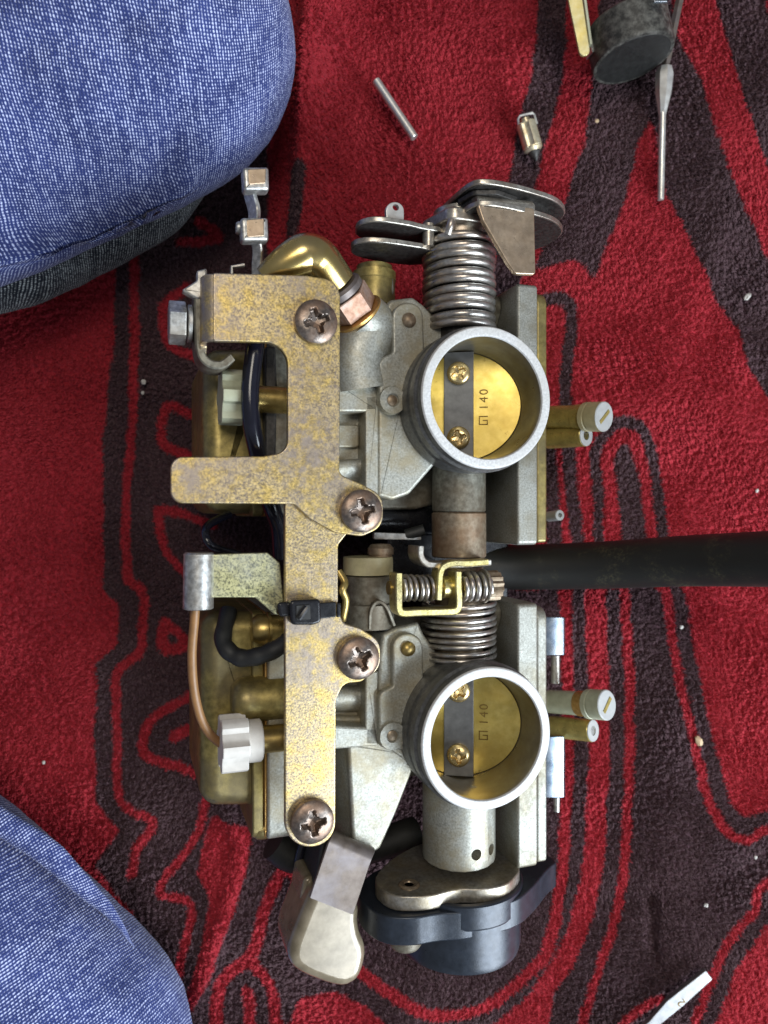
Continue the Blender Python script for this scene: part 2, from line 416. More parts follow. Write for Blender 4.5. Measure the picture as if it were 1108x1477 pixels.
# fleece
k = NT('fleece')
at = k.n('Attribute', attribute_name='pattern').outputs['Fac']
nb = k.noise(420, 4, .7)
fz = k.math('ADD', at, k.math('MULTIPLY_ADD', nb, .36, -.18))
mk_ = k.ramp(fz, [(.25, 0), (.75, 1)])
big = k.noise(16, 4, .6)
fine = k.noise(1500, 3, .7)
red = k.mix(k.ramp(big, [(.35, 0), (.7, 1)]), (.28, .008, .017), (.38, .014, .026))
drk = k.mix(k.ramp(big, [(.35, 0), (.7, 1)]), (.024, .010, .013), (.044, .020, .026))
col = k.mix(mk_, drk, red)
col = k.mix(k.ramp(fine, [(.3, .0), (.75, .16)]), col, k.mix(.4, col, (.75, .45, .5)))
vo = k.n('TexVoronoi', feature='DISTANCE_TO_EDGE'); vo.inputs['Scale'].default_value = 330
wn_ = k.n('TexNoise'); wn_.inputs['Scale'].default_value = 380; wn_.inputs['Detail'].default_value = 3; k.link(k.co, wn_.inputs['Vector'])
ad = k.n('VectorMath', operation='MULTIPLY_ADD'); k.link(wn_.outputs['Color'], ad.inputs[0]); ad.inputs[1].default_value = (.0016, .0016, .0016); k.link(k.co, ad.inputs[2])
k.link(ad.outputs[0], vo.inputs['Vector'])
cr = k.ramp(vo.outputs['Distance'], [(0, 0), (.16, 1)])
n1 = k.bump(cr, .6, .0008)
n2 = k.bump(k.noise(800, 5, .75), .5, .0008, n1)
M['fleece'] = k.set(col=col, rough=.95, nrm=n2, sheen=.06, sheenr=.5, spec=.1)
M['fleece'].node_tree.nodes['Principled BSDF'].inputs['Sheen Tint'].default_value = (1, .75, .8, 1)

k = NT('fleece_fibre')
at = k.n('Attribute', attribute_name='pattern').outputs['Fac']
vr = k.n('Attribute', attribute_name='shade').outputs['Fac']
red = k.mix(vr, (.27, .014, .021), (.47, .043, .056))
drk = k.mix(vr, (.048, .026, .028), (.125, .074, .082))
M['fibre'] = k.set(col=k.mix(k.ramp(at, [(.3, 0), (.7, 1)]), drk, red), rough=.85, spec=.15)

# ================================================================== SETTING : the fleece blanket
def build_blanket():
    U0, V0, RES = -420.0, -420.0, 2.0
    nw, nh = int((1530 + 420) / RES), int((1900 + 420) / RES)
    uu = U0 + np.arange(nw) * RES; vv = V0 + np.arange(nh) * RES
    img = np.ones((nh, nw), np.float32)
    def poly(pts, val):
        p = np.array(pts, float); x0, y0 = p.min(0); x1, y1 = p.max(0)
        i0, i1 = max(0, int((x0 - U0) / RES)), min(nw, int((x1 - U0) / RES) + 2)
        j0, j1 = max(0, int((y0 - V0) / RES)), min(nh, int((y1 - V0) / RES) + 2)
        if i1 <= i0 or j1 <= j0: return
        X, Y = np.meshgrid(uu[i0:i1], vv[j0:j1]); ins = np.zeros(X.shape, bool)
        q = np.roll(p, 1, 0)
        for (ax, ay), (bx, by) in zip(p, q):
            if ay == by: continue
            ins ^= ((ay > Y) != (by > Y)) & (X < (bx - ax) * (Y - ay) / (by - ay) + ax)
        img[j0:j1, i0:i1][ins] = val
    def stroke(pts, wd, val):
        P = [tuple(q)[:2] for q in smooth_path([Vector((x, y, 0)) for x, y in pts], 5)]
        p = np.array(P); x0, y0 = p.min(0) - wd; x1, y1 = p.max(0) + wd
        i0, i1 = max(0, int((x0 - U0) / RES)), min(nw, int((x1 - U0) / RES) + 2)
        j0, j1 = max(0, int((y0 - V0) / RES)), min(nh, int((y1 - V0) / RES) + 2)
        if i1 <= i0 or j1 <= j0: return
        X, Y = np.meshgrid(uu[i0:i1], vv[j0:j1]); D = np.full(X.shape, 1e9)
        for (ax, ay), (bx, by) in zip(P, P[1:]):
            dx, dy = bx - ax, by - ay; L = dx * dx + dy * dy + 1e-9
            t = np.clip(((X - ax) * dx + (Y - ay) * dy) / L, 0, 1)
            D = np.minimum(D, (X - ax - t * dx) ** 2 + (Y - ay - t * dy) ** 2)
        img[j0:j1, i0:i1][D < (wd / 2) ** 2] = val
    # --- dark areas
    poly([(165, 300), (165, 394), (160, 495), (150, 620), (148, 820), (150, 853), (170, 875), (168, 930), (140, 955), (135, 1040), (137, 1158),
          (172, 1195), (137, 1245), (200, 1330), (260, 1477), (280, 1650), (700, 1650), (640, 1300), (620, 800), (450, 600), (386, 480), (386, 200), (300, 200)], 0)
    poly([(777, 0), (772, 60), (768, 100), (754, 150), (743, 200), (730, 270), (722, 340), (700, 420), (640, 520), (640, 640), (760, 560), (745, 440), (758, 320), (771, 270), (787, 200), (803, 150), (815, 100), (818, 0), (840, -420), (790, -420)], 0)
    poly([(862, 60), (855, 105), (844, 200), (812, 290), (790, 340), (765, 390), (800, 382), (825, 375), (845, 388), (856, 404), (875, 354), (901, 284), (920, 208), (942, 164), (957, 272), (980, 316), (1008, 380), (1033, 436), (1067, 482), (1078, 521), (1108, 567),
          (1300, 760), (1530, 900), (1530, 700), (1300, 520), (1108, 373), (1084, 316), (1052, 240), (1030, 177), (1014, 107), (983, 50), (968, -20), (960, -420), (880, -420)], 0)
    poly([(1037, 0), (1059, 76), (1078, 145), (1108, 230), (1200, 380), (1530, 560), (1530, 300), (1200, 100), (1120, 40), (1095, -50), (1100, -420), (1000, -420)], 0)
    stroke([(433, 258), (430, 300), (424, 345)], 22, 0)
    # --- lower right dark field
    poly([(600, 850), (988, 850), (1007, 964), (1028, 1069), (1049, 1152), (1070, 1178), (1108, 1165), (1300, 1130), (1530, 1100), (1530, 1260), (1250, 1300), (1108, 1328), (1087, 1353), (1057, 1399), (1028, 1477), (990, 1650), (960, 1900), (380, 1900), (420, 1250), (600, 1250)], 0)
    # arches behind the nipples
    stroke([(770, 440), (790, 431), (812, 432), (822, 450), (818, 510), (814, 577), (822, 679), (828, 732), (833, 785), (836, 870)], 19, 0)
    stroke([(870, 860), (863, 785), (863, 714), (858, 655), (880, 616), (909, 609), (932, 626), (944, 679), (958, 774), (983, 890)], 17, 0)
    poly([(888, 648), (896, 638), (906, 640), (920, 679), (934, 778), (951, 900), (909, 900), (898, 778), (888, 697)], 0)
    stroke([(790, 640), (795, 700), (800, 800), (800, 880)], 22, 0)
    # --- red lines
    stroke([(192, 300), (192, 390), (190, 470), (190, 600), (183, 700), (182, 820), (184, 836), (205, 852), (204, 900), (202, 938), (172, 966), (168, 1000), (167, 1120), (172, 1150), (188, 1166), (220, 1182), (214, 1200), (196, 1220), (190, 1260)], 13, 1)
    for pts, wd in [([(285, 315), (312, 336), (300, 344), (256, 346)], 15), ([(270, 412), (236, 436), (233, 470), (248, 500), (285, 512)], 15),
                    ([(300, 612), (246, 584), (236, 592), (236, 640), (290, 664)], 13), ([(306, 756), (234, 733), (230, 752), (240, 795), (275, 835)], 13),
                    ([(236, 896), (252, 908), (266, 930), (236, 934), (234, 905)], 15), ([(280, 1000), (214, 1040), (206, 1085), (226, 1096), (305, 1117)], 14),
                    ([(250, 1062), (275, 1050), (310, 1048)], 17),
                    ([(297, 1150), (282, 1203), (249, 1249), (229, 1284), (236, 1291), (272, 1298), (274, 1327), (261, 1377), (252, 1420)], 12),
                    ([(416, 1235), (386, 1294), (365, 1369), (332, 1402), (315, 1425), (308, 1490), (300, 1600)], 18), ([(415, 1240), (432, 1300), (440, 1340)], 12),
                    ([(365, 1386), (390, 1419), (398, 1477), (400, 1600)], 17), ([(357, 1430), (361, 1480), (360, 1600)], 18),
                    ([(500, 1385), (526, 1403), (570, 1436), (629, 1462), (694, 1452), (743, 1419), (786, 1372), (807, 1278), (817, 1152), (819, 1027), (816, 850)], 17),
                    ([(640, 1540), (740, 1474), (782, 1432), (823, 1361), (853, 1257), (861, 1152), (865, 1027), (860, 850)], 30),
                    ([(820, 1530), (840, 1477), (869, 1382), (897, 1278), (905, 1152), (909, 964), (900, 850)], 14),
                    ([(960, 850), (978, 964), (999, 1069), (1020, 1152), (1048, 1200), (1078, 1211), (1108, 1194), (1220, 1160), (1530, 1130)], 14),
                    ([(1250, 1240), (1108, 1273), (1087, 1315), (1053, 1349), (1032, 1390), (1007, 1461), (985, 1560)], 13),
                    ([(953, 1441), (928, 1453), (900, 1480), (880, 1550)], 14)]:
        stroke(pts, wd, 1)
    poly([(307, 1174), (361, 1195), (353, 1257), (328, 1336), (307, 1402), (282, 1444), (262, 1480), (266, 1440), (290, 1369), (303, 1286), (282, 1261), (295, 1205)], 1)
    poly([(413, 1477), (434, 1436), (483, 1425), (526, 1446), (560, 1480), (620, 1560), (400, 1600)], 1)
    poly([(740, 1490), (770, 1452), (800, 1425), (790, 1500), (740, 1600)], 1)
    for _ in range(7):
        img = (img + np.roll(img, 1, 0) + np.roll(img, -1, 0) + np.roll(img, 1, 1) + np.roll(img, -1, 1)) / 5
    # --- grid, fine in view and stretched outside
    def axis(lo, hi, step, out):
        core = np.arange(lo, hi + step, step); o = []; d = step; x = hi + step
        while x < out: d *= 1.25; x += d; o.append(x)
        o2 = []; d = step; x = lo
        while x > -out: d *= 1.25; x -= d; o2.append(x)
        return np.concatenate([np.array(o2[::-1]), core, np.array(o)])
    ST = 2.6
    xs = axis(-790, 790, ST, 1700); ys = axis(-1030, 1030, ST, 2000)
    X, Y = np.meshgrid(xs, ys)
    r = np.random.RandomState(3)
    def vnoise(X, Y, cell, seed):
        rr = np.random.RandomState(seed); L = rr.rand(512, 512).astype(np.float32)
        x = X / cell + 1000; y = Y / cell + 1000
        xi = np.floor(x).astype(int); yi = np.floor(y).astype(int); fx = x - xi; fy = y - yi
        fx = fx * fx * (3 - 2 * fx); fy = fy * fy * (3 - 2 * fy)
        g = lambda a, b: L[b % 512, a % 512]
        return (g(xi, yi) * (1 - fx) + g(xi + 1, yi) * fx) * (1 - fy) + (g(xi, yi + 1) * (1 - fx) + g(xi + 1, yi + 1) * fx) * fy
    U = 554 + X / sc(0); V = 738.5 - Y / sc(0)
    Z = 20 * (vnoise(X, Y, 420, 1) - .5) + 9 * (vnoise(X, Y, 150, 2) - .5)
    def ridge(pts, wd, h, skew=1.0):
        nonlocal Z
        P = [tuple(q)[:2] for q in smooth_path([Vector((x, y, 0)) for x, y in pts], 4)]
        D = np.full(X.shape, 1e9); SG = np.zeros(X.shape)
        for (ax, ay), (bx, by) in zip(P, P[1:]):
            dx, dy = bx - ax, by - ay; L = dx * dx + dy * dy
            t = np.clip(((U - ax) * dx + (V - ay) * dy) / L, 0, 1)
            d = (U - ax - t * dx) ** 2 + (V - ay - t * dy) ** 2
            s = np.sign((U - ax) * dy - (V - ay) * dx); m = d < D
            D = np.where(m, d, D); SG = np.where(m, s, SG)
        ww = np.where(SG > 0, wd * skew, wd)
        Z = Z + h * np.exp(-D / ww ** 2)
    ridge([(452, -60), (440, 120), (436, 240), (430, 360)], 15, 58, 2.6)
    ridge([(545, -60), (540, 120), (530, 300)], 40, -10)
    ridge([(320, 1160), (345, 1230), (320, 1330), (280, 1450)], 12, 12)
    ridge([(1040, 330), (985, 460), (960, 560)], 26, 9)
    ridge([(960, 1060), (975, 1180), (960, 1300)], 40, 13)
    ridge([(940, 1300), (942, 1340), (945, 1380)], 8, -16)
    ridge([(0, 520), (100, 530), (160, 560)], 22, 10)
    ridge([(1110, 1240), (1000, 1290), (900, 1300)], 22, -9)
    # fleece crumple
    n1 = vnoise(X, Y, 13, 5); n2 = vnoise(X + 300, Y, 7, 6); n3 = vnoise(X, Y + 99, 27, 8)
    Z = Z + 3.0 * (1 - np.abs(2 * n1 - 1)) * (0.6 + .8 * n3) + 2.5 * (n2 - .5) + r.rand(*X.shape) * 1.2
    def worley(X, Y, cell, seed):
        rr = np.random.RandomState(seed); J = rr.rand(256, 256, 2)
        x = X / cell + 1000; y = Y / cell + 1000
        xi = np.floor(x).astype(int); yi = np.floor(y).astype(int)
        f1 = np.full(X.shape, 9.0); f2 = np.full(X.shape, 9.0)
        for dx in (-1, 0, 1):
            for dy in (-1, 0, 1):
                j = J[(yi + dy) % 256, (xi + dx) % 256]
                d = np.hypot(xi + dx + j[..., 0] - x, yi + dy + j[..., 1] - y)
                f2 = np.minimum(f2, np.maximum(f1, d)); f1 = np.minimum(f1, d)
        return f1, f2
    wx = X + 7 * (vnoise(X, Y, 16, 21) - .5); wy = Y + 7 * (vnoise(X, Y, 16, 22) - .5)
    f1, f2 = worley(wx, wy, 11.0, 31)
    Z = Z + 2.4 * np.minimum(1, (f2 - f1) / .4) * (.35 + 1.3 * vnoise(X, Y, 60, 23)) - 1.4 * f1 * f1
    # pattern lookup with a ragged edge
    Uw = U + 2.5 * (vnoise(X, Y, 9, 11) - .5) + 3 * (vnoise(X, Y, 30, 12) - .5); Vw = V + 2.5 * (vnoise(X, Y, 9, 13) - .5) + 3 * (vnoise(X, Y, 30, 14) - .5)
    pi = np.clip(((Uw - U0) / RES).astype(int), 0, nw - 1); pj = np.clip(((Vw - V0) / RES).astype(int), 0, nh - 1)
    pat = img[pj, pi]
    ny, nx = X.shape
    co = np.stack([X * S, Y * S, (Z - 8) * S], -1).reshape(-1, 3).astype(np.float32)
    idx = np.arange(nx * ny).reshape(ny, nx)
    fc = np.stack([idx[:-1, :-1], idx[:-1, 1:], idx[1:, 1:], idx[1:, :-1]], -1).reshape(-1, 4)
    me = bpy.data.meshes.new('blanket')
    me.vertices.add(len(co)); me.vertices.foreach_set('co', co.ravel())
    me.loops.add(fc.size); me.loops.foreach_set('vertex_index', fc.ravel().astype(np.int32))
    me.polygons.add(len(fc)); me.polygons.foreach_set('loop_start', np.arange(0, fc.size, 4, dtype=np.int32))
    me.polygons.foreach_set('loop_total', np.full(len(fc), 4, np.int32))
    me.update(); me.polygons.foreach_set('use_smooth', np.ones(len(fc), bool))
    a = me.attributes.new('pattern', 'FLOAT', 'POINT'); a.data.foreach_set('value', pat.ravel().astype(np.float32))
    me.materials.append(M['fleece'])
    o = bpy.data.objects.new('blanket', me); COL.objects.link(o); o['kind'] = 'structure'
    # --- the pile: short fibres leaning into little tufts
    rr = np.random.RandomState(77); NF = 480000
    fx = rr.uniform(-770, 770, NF); fy = rr.uniform(-1010, 1010, NF)
    ix = np.clip(np.searchsorted(xs, fx) - 1, 0, nx - 2); iy = np.clip(np.searchsorted(ys, fy) - 1, 0, ny - 2)
    tx = (fx - xs[ix]) / (xs[ix + 1] - xs[ix]); ty = (fy - ys[iy]) / (ys[iy + 1] - ys[iy])
    bil = lambda G: (G[iy, ix] * (1 - tx) + G[iy, ix + 1] * tx) * (1 - ty) + (G[iy + 1, ix] * (1 - tx) + G[iy + 1, ix + 1] * tx) * ty
    fz = bil(Z) - 8.5; fp_ = bil(pat)
    # centre of the tuft each fibre belongs to
    rj = np.random.RandomState(31); J = rj.rand(256, 256, 2); cell = 11.0
    ux = fx + 7 * (vnoise(fx, fy, 16, 21) - .5); uy = fy + 7 * (vnoise(fx, fy, 16, 22) - .5)
    cx_, cy_ = ux / cell + 1000, uy / cell + 1000; gi, gj = np.floor(cx_).astype(int), np.floor(cy_).astype(int)
    best = np.full(NF, 9.0); bx_ = np.zeros(NF); by_ = np.zeros(NF)
    for dx in (-1, 0, 1):
        for dy in (-1, 0, 1):
            j = J[(gj + dy) % 256, (gi + dx) % 256]; px_ = gi + dx + j[:, 0] - cx_; py_ = gj + dy + j[:, 1] - cy_
            d = np.hypot(px_, py_); m = d < best; best = np.where(m, d, best); bx_ = np.where(m, px_, bx_); by_ = np.where(m, py_, by_)
    ang = 6.28 * vnoise(fx, fy, 140, 41) + 3.0
    ln = rr.uniform(3.0, 5.6, NF) * (.75 + .5 * vnoise(fx, fy, 50, 43))
    lx = 2.4 * np.cos(ang) + bx_ * cell * .38 + rr.normal(0, 1.6, NF); ly = 2.4 * np.sin(ang) + by_ * cell * .38 + rr.normal(0, 1.6, NF)
    p0 = np.stack([fx, fy, fz], -1); p2 = np.stack([fx + lx, fy + ly, fz + ln], -1)
    p1 = np.stack([fx + lx * .3, fy + ly * .3, fz + ln * .65], -1)
    pts = (np.stack([p0, p1, p2], 1).reshape(-1, 3) * S).astype(np.float32)
    hc = bpy.data.hair_curves.new('pile'); hc.add_curves([3] * NF)
    hc.position_data.foreach_set('vector', pts.ravel())
    ra = hc.attributes.get('radius') or hc.attributes.new('radius', 'FLOAT', 'POINT')
    ra.data.foreach_set('value', np.tile(np.array([1.1, 1.0, .35], np.float32) * S, NF))
    pa_ = hc.attributes.new('pattern', 'FLOAT', 'CURVE'); pa_.data.foreach_set('value', np.clip(fp_ + rr.normal(0, .06, NF), 0, 1).astype(np.float32))
    sh_ = hc.attributes.new('shade', 'FLOAT', 'CURVE'); sh_.data.foreach_set('value', rr.beta(2, 2, NF).astype(np.float32))
    hc.materials.append(M['fibre'])
    ho = bpy.data.objects.new('pile', hc); COL.objects.link(ho); ho.parent = o; ho['kind'] = 'stuff'
build_blanket()

# ================================================================== PERSON : two denim knees at the left
def limb(name, path, radii, mat, parent, flat=.8, nu=72, uo=0.0, wob=5.0, seed=1, dents=()):
    P = smooth_path(path, 14); N = len(P)
    ks = [i * (len(radii) - 1) / (N - 1) for i in range(N)]
    R = [radii[int(q)] + (radii[min(int(q) + 1, len(radii) - 1)] - radii[int(q)]) * (q - int(q)) for q in ks]
    # rounded end
    end = P[-1]; d = (P[-1] - P[-2]).normalized(); rr = R[-1]
    for q in range(1, 15):
        t = math.pi / 2 * q / 14.3
        P.append(end + d * rr * math.sin(t) * 1.0); R.append(rr * math.cos(t))
    v, f, uv = [], [], []
    L = 0; rings = []
    for i, p in enumerate(P):
        T = (P[min(i + 1, len(P) - 1)] - P[max(i - 1, 0)]).normalized()
        side = Vector((T.y, -T.x, 0)).normalized(); up = side.cross(T).normalized()
        if up.z < 0: up = -up
        if i: L += (p - P[i - 1]).length
        row = []
        for kk in range(nu + 1):
            q = 2 * math.pi * kk / nu
            pt = p + side * math.cos(q) * R[i] + up * math.sin(q) * R[i] * flat
            pt += (pt - p).normalized() * wob * (mnoise.noise(pt * .009 + Vector((seed, 0, 0))) + .5 * mnoise.noise(pt * .025))
            for (x0, y0, x1, y1, dw, dd) in dents:
                if pt.z < p.z: continue
                uu_, vv_ = 554 + pt.x / sc(pt.z), 738.5 - pt.y / sc(pt.z)
                dx, dy = x1 - x0, y1 - y0; t = max(0, min(1, ((uu_ - x0) * dx + (vv_ - y0) * dy) / (dx * dx + dy * dy)))
                d2 = (uu_ - x0 - t * dx) ** 2 + (vv_ - y0 - t * dy) ** 2
                pt.z -= dd * math.exp(-d2 / dw ** 2)
            row.append(len(v)); v.append(tuple(pt * S)); uv.append(((q * 240) / 1000 + uo, L / 1000))
        rings.append(row)
    for A, B in zip(rings, rings[1:]):
        for kk in range(nu): f.append((A[kk], A[kk + 1], B[kk + 1], B[kk]))
    f.append(tuple(rings[0][:nu]))
    return v, f, uv
def limb_mesh(name, limbs, mat, parent):
    v, f, uv = [], [], []
    for a, b, c in limbs:
        o = len(v); v += a; uv += c; f += [tuple(i + o for i in q) for q in b]
    org = parent.location
    me = bpy.data.meshes.new(name); me.from_pydata([tuple(Vector(p) - org) for p in v], [], f)
    lay = me.uv_layers.new(name='UVMap')
    li = np.zeros(len(me.loops), np.int32); me.loops.foreach_get('vertex_index', li)
    lay.data.foreach_set('uv', np.array(uv, np.float32)[li].ravel())
    me.polygons.foreach_set('use_smooth', [True] * len(me.polygons)); me.materials.append(mat)
    o = bpy.data.objects.new(name, me); COL.objects.link(o); o.parent = parent
    return o
person = empty('person', W(-420, 760, 0), label='person in blue denim jeans kneeling at the left, both knees in view', cat='person')
hip = W(-560, 560, 330)
kU = W(196, 60, 205)
leg1 = limb('t', [hip, W(-250, 250, 260), W(-40, 160, 225), kU], [270, 262, 258, 256], None, None, .80, nu=144, uo=0.1, seed=1, dents=[(-40, 372, 60, 352, 16, 40), (60, 352, 190, 306, 16, 44), (190, 306, 262, 262, 15, 40), (262, 262, 300, 205, 18, 16), (0, 180, 160, 215, 26, 7), (40, 60, 210, 20, 30, 6)])
limb_mesh('trouser_leg', [leg1], M['denim'], person)
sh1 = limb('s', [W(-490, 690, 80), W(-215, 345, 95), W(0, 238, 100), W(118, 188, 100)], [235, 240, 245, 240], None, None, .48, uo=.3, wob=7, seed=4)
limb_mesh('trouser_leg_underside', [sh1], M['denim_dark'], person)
kL = W(38, 1535, 200)
leg2 = limb('t', [W(-560, 1000, 330), W(-330, 1230, 260), W(-120, 1400, 225), kL], [270, 268, 266, 262], None, None, .80, nu=144, uo=.5, seed=9, dents=[(-40, 1185, 90, 1262, 11, 22), (90, 1262, 168, 1325, 11, 18), (60, 1330, 200, 1440, 22, 7)])
limb_mesh('trouser_leg', [leg2], M['denim'], person)
# outseam: a double-stitched raised welt along the lower knee's edge
def seam(pts, r, z, mat, nm, seed):
    P = smooth_path([W(x, y, zz) for x, y, zz in pts], 14)
    v, f, uv = [], [], []; rings = []; L = 0; nu = 20
    for i, p in enumerate(P):
        T = (P[min(i + 1, len(P) - 1)] - P[max(i - 1, 0)]).normalized()
        side = Vector((T.y, -T.x, 0)).normalized(); up = side.cross(T)
        if i: L += (p - P[i - 1]).length
        e = min(1, max(.04, (len(P) - 1 - i) / 45)) ** .8
        row = []
        for kk in range(nu + 1):
            q = 2 * math.pi * kk / nu
            pt = p + side * math.cos(q) * r * e + up * math.sin(q) * r * .62 * e
            pt += Vector((1, 1, 1)) * 4 * mnoise.noise(pt * .02 + Vector((seed, 0, 0)))
            row.append(len(v)); v.append(tuple(pt * S)); uv.append((q * r / 1000 + .2, L / 1000))
        rings.append(row)
    for A, B in zip(rings, rings[1:]):
        for kk in range(nu): f.append((A[kk], A[kk + 1], B[kk + 1], B[kk]))
    limb_mesh(nm, [(v, f, uv)], mat, person)
seam([(-120, 1108, 300), (-40, 1160, 292), (35, 1206, 284), (88, 1246, 278), (132, 1288, 270), (166, 1326, 262), (194, 1366, 244)], 20, 0, M['denim'], 'seam', 2)

# ================================================================== THE CARBURETTOR PAIR
base_local = Vector((-40, -90, -330))
base_world = C0 + TA * base_local.x + Vector((0, 1, 0)) * base_local.y + NA * base_local.z
carb = empty('twin_carburetor', base_world, (0, TILT, 0), 'twin metal carburetor with two round open bores and a yellowish bracket lying on the blanket', 'carburetor')
ORG[carb] = base_local
AX, BX, CX = Vector((1, 0, 0)), Vector((0, 1, 0)), Vector((0, 0, 1))
SH = -99.6      # throttle shaft height below the rims
BY = (165.0, -327.0)
mapB = lambda x, y, h: (x, h, y)      # plate in the a-c plane, thick along b
mapA = lambda x, y, h: (h, x, y)      # plate in the b-c plane, thick along a
def px(n_, c): return n_ * sc(C0.z + c)   # pixel length at local height c

# ---- phillips screw head mesh, local, axis +z, radius r
def phillips(name, r, h, arm=.58, wid=.17, dep=.55, dome=1.0, collar=True):
    mb = MB(); nr, ns = 22, 72
    rings = []
    for i in range(nr + 1):
        q = i / nr; rad = r * q
        row = []
        for s in range(ns):
            t = 2 * math.pi * s / ns; x, y = rad * math.cos(t), rad * math.sin(t)
            z = h * (1 - dome + dome * math.sqrt(max(0, 1 - (q * .93) ** 2.6)))
            ax_, ay_ = abs(x) / r, abs(y) / r
            lo, hi = min(ax_, ay_), max(ax_, ay_)
            wq = wid * (1.15 - .5 * hi)
            d = max(hi - arm, lo - wq)
            # round the inner corners
            d = d if lo > wq * 1.6 or hi > .34 else min(d, hi - .27)
            m = max(0, min(1, (.02 - d) / .07)); m = m * m * (3 - 2 * m)
            z -= dep * h * m * (1 - .55 * hi)
            row.append(Vector((x, y, z)))
        rings.append(mb.ring(row) if i else mb.ring([row[0]]))
    for k_ in range(ns): mb.f.append((rings[0][0], rings[1][k_], rings[1][(k_ + 1) % ns]))
    for A, B in zip(rings[1:], rings[2:]): mb.bridge(A, B)
    bot = mb.ring([Vector((r * 1.0 * math.cos(2 * math.pi * s / ns), r * math.sin(2 * math.pi * s / ns), -h * .35)) for s in range(ns)])
    mb.bridge(rings[-1], bot); mb.f.append(tuple(bot[::-1]))
    return mesh_of(name, mb, sharp=50)
me_screw = phillips('screw', 29.5, 11, dep=1.25, wid=.15); me_screw.materials.append(M['screw'])
me_small = phillips('plate_screw', 17.5, 9, arm=.66, wid=.19, dep=1.1); me_small.materials.append(M['screw_gold'])

# ---- hidden cores that carry everything
def core(pts, c0, c1, mat, name, bev=6):
    return mk(name, MB().plate(pq(pts, c1), c0, c1, bev), mat, carb)
core([(408, 500), (560, 470), (735, 500), (735, 700), (600, 735), (408, 735)], -300, -150, M['cast_dark'], 'body_core')
core([(405, 905), (560, 885), (735, 905), (735, 1105), (560, 1125), (520, 1200), (405, 1180)], -300, -150, M['cast_dark'], 'body_core')

# ---- throttle barrels
def text_mesh(txt, size):
    cu = bpy.data.curves.new('txt', 'FONT'); cu.body = txt; cu.size = size; cu.extrude = 0; cu.align_x = 'LEFT'; cu.space_character = 1.25
    ob = bpy.data.objects.new('txt', cu); COL.objects.link(ob)
    bpy.context.view_layer.update()
    me = bpy.data.meshes.new_from_object(ob.evaluated_get(bpy.context.evaluated_depsgraph_get()))
    bpy.data.objects.remove(ob); return me
PT = math.radians(27)
pa = Vector((math.cos(PT), 0, math.sin(PT))); pn = Vector((-math.sin(PT), 0, math.cos(PT)))
Rpl = Matrix((pa, BX, pn)).transposed()
for by in BY:
    o = Vector((0, by, 0))
    br = mk('throttle_barrel', MB().lathe(o, CX, [(89.6, -180), (100, -180), (100, -84), (107, -80), (107.5, -48), (105.5, -45), (105.5, -38), (107.5, -35), (107.5, -20), (104, -16), (104, -7), (102.6, -1.5), (89.6, -1.5)], 72, False), M['barrel'], carb)
    mk('bore_wall', MB().lathe(o, CX, [(89.4, -.8), (88.2, -3), (87.4, -12), (86.4, -60), (86, -180)], 72, False), M['bore'], br)
    mk('rim', MB().lathe(o, CX, [(88.4, -2.5), (89.4, -.4), (90.4, .6), (100.6, .6), (102.2, 0), (103.4, -2.5)], 96, False), M['rim'], br, sharp=60)
    c = Vector((0, by, SH))
    pl = mk('throttle_plate', MB().plate([(95.5 * math.cos(t * math.pi / 36), 85.6 * math.sin(t * math.pi / 36)) for t in range(72)], -4, 0, .8, lambda x, y, h: c + pa * x + BX * y + pn * h), M['brass'], br)
    mk('shaft_bar', MB().plate([(-23, -84), (23, -84), (23, 84), (-23, 84)], .0, 11, 1.2, lambda x, y, h: c + pa * x + BX * y + pn * h), M['bar'], br)
    for sgn in (1, -1):
        rz = Matrix.Rotation(rng.uniform(0, 1.5), 3, 'Z')
        put('plate_screw', me_small, None, br, c + BX * sgn * 50 + pn * 14, Rpl @ rz)
    # stamped mark: square logo and the number 140, read from the bottom up
    tm = text_mesh('140', 19 * S)
    tm.materials.append(M['stamp'])
    rt = Rpl @ Matrix.Rotation(math.pi / 2, 3, 'Z')
    put('stamped_number', tm, None, br, c + pa * 45 - BX * 6 + pn * .5, rt)
    mb = MB()
    for (x0, y0, x1, y1) in [(0, 0, 1.6, 14), (0, 12.4, 14, 14), (12.4, 0, 14, 14), (0, 0, 8, 1.6), (6.4, 0, 8, 8)]:
        mb.plate([(x0, y0), (x1, y0), (x1, y1), (x0, y1)], 0, .5, .1, lambda x, y, h: c + pa * (45 - y) + BX * (-29 + x) + pn * (h + .02), seg=1)
    mk('stamped_mark', mb, M['stamp'], br, wn=False)

# ---- body castings seen beside the barrels
def bore_cutter(by, rad=97): return MB().lathe((0, by, 30), CX, [(rad, 0), (rad, -240)], 72)
def casting(pts, c1, th, bev, by, name='casting', mat='cast', bore=False):
    o = mk(name, MB().plate(pq(pts, c1), c1 - th, c1, bev), M[mat], carb)
    if bore: cut(o, bore_cutter(by))
    return o
u, l = BY
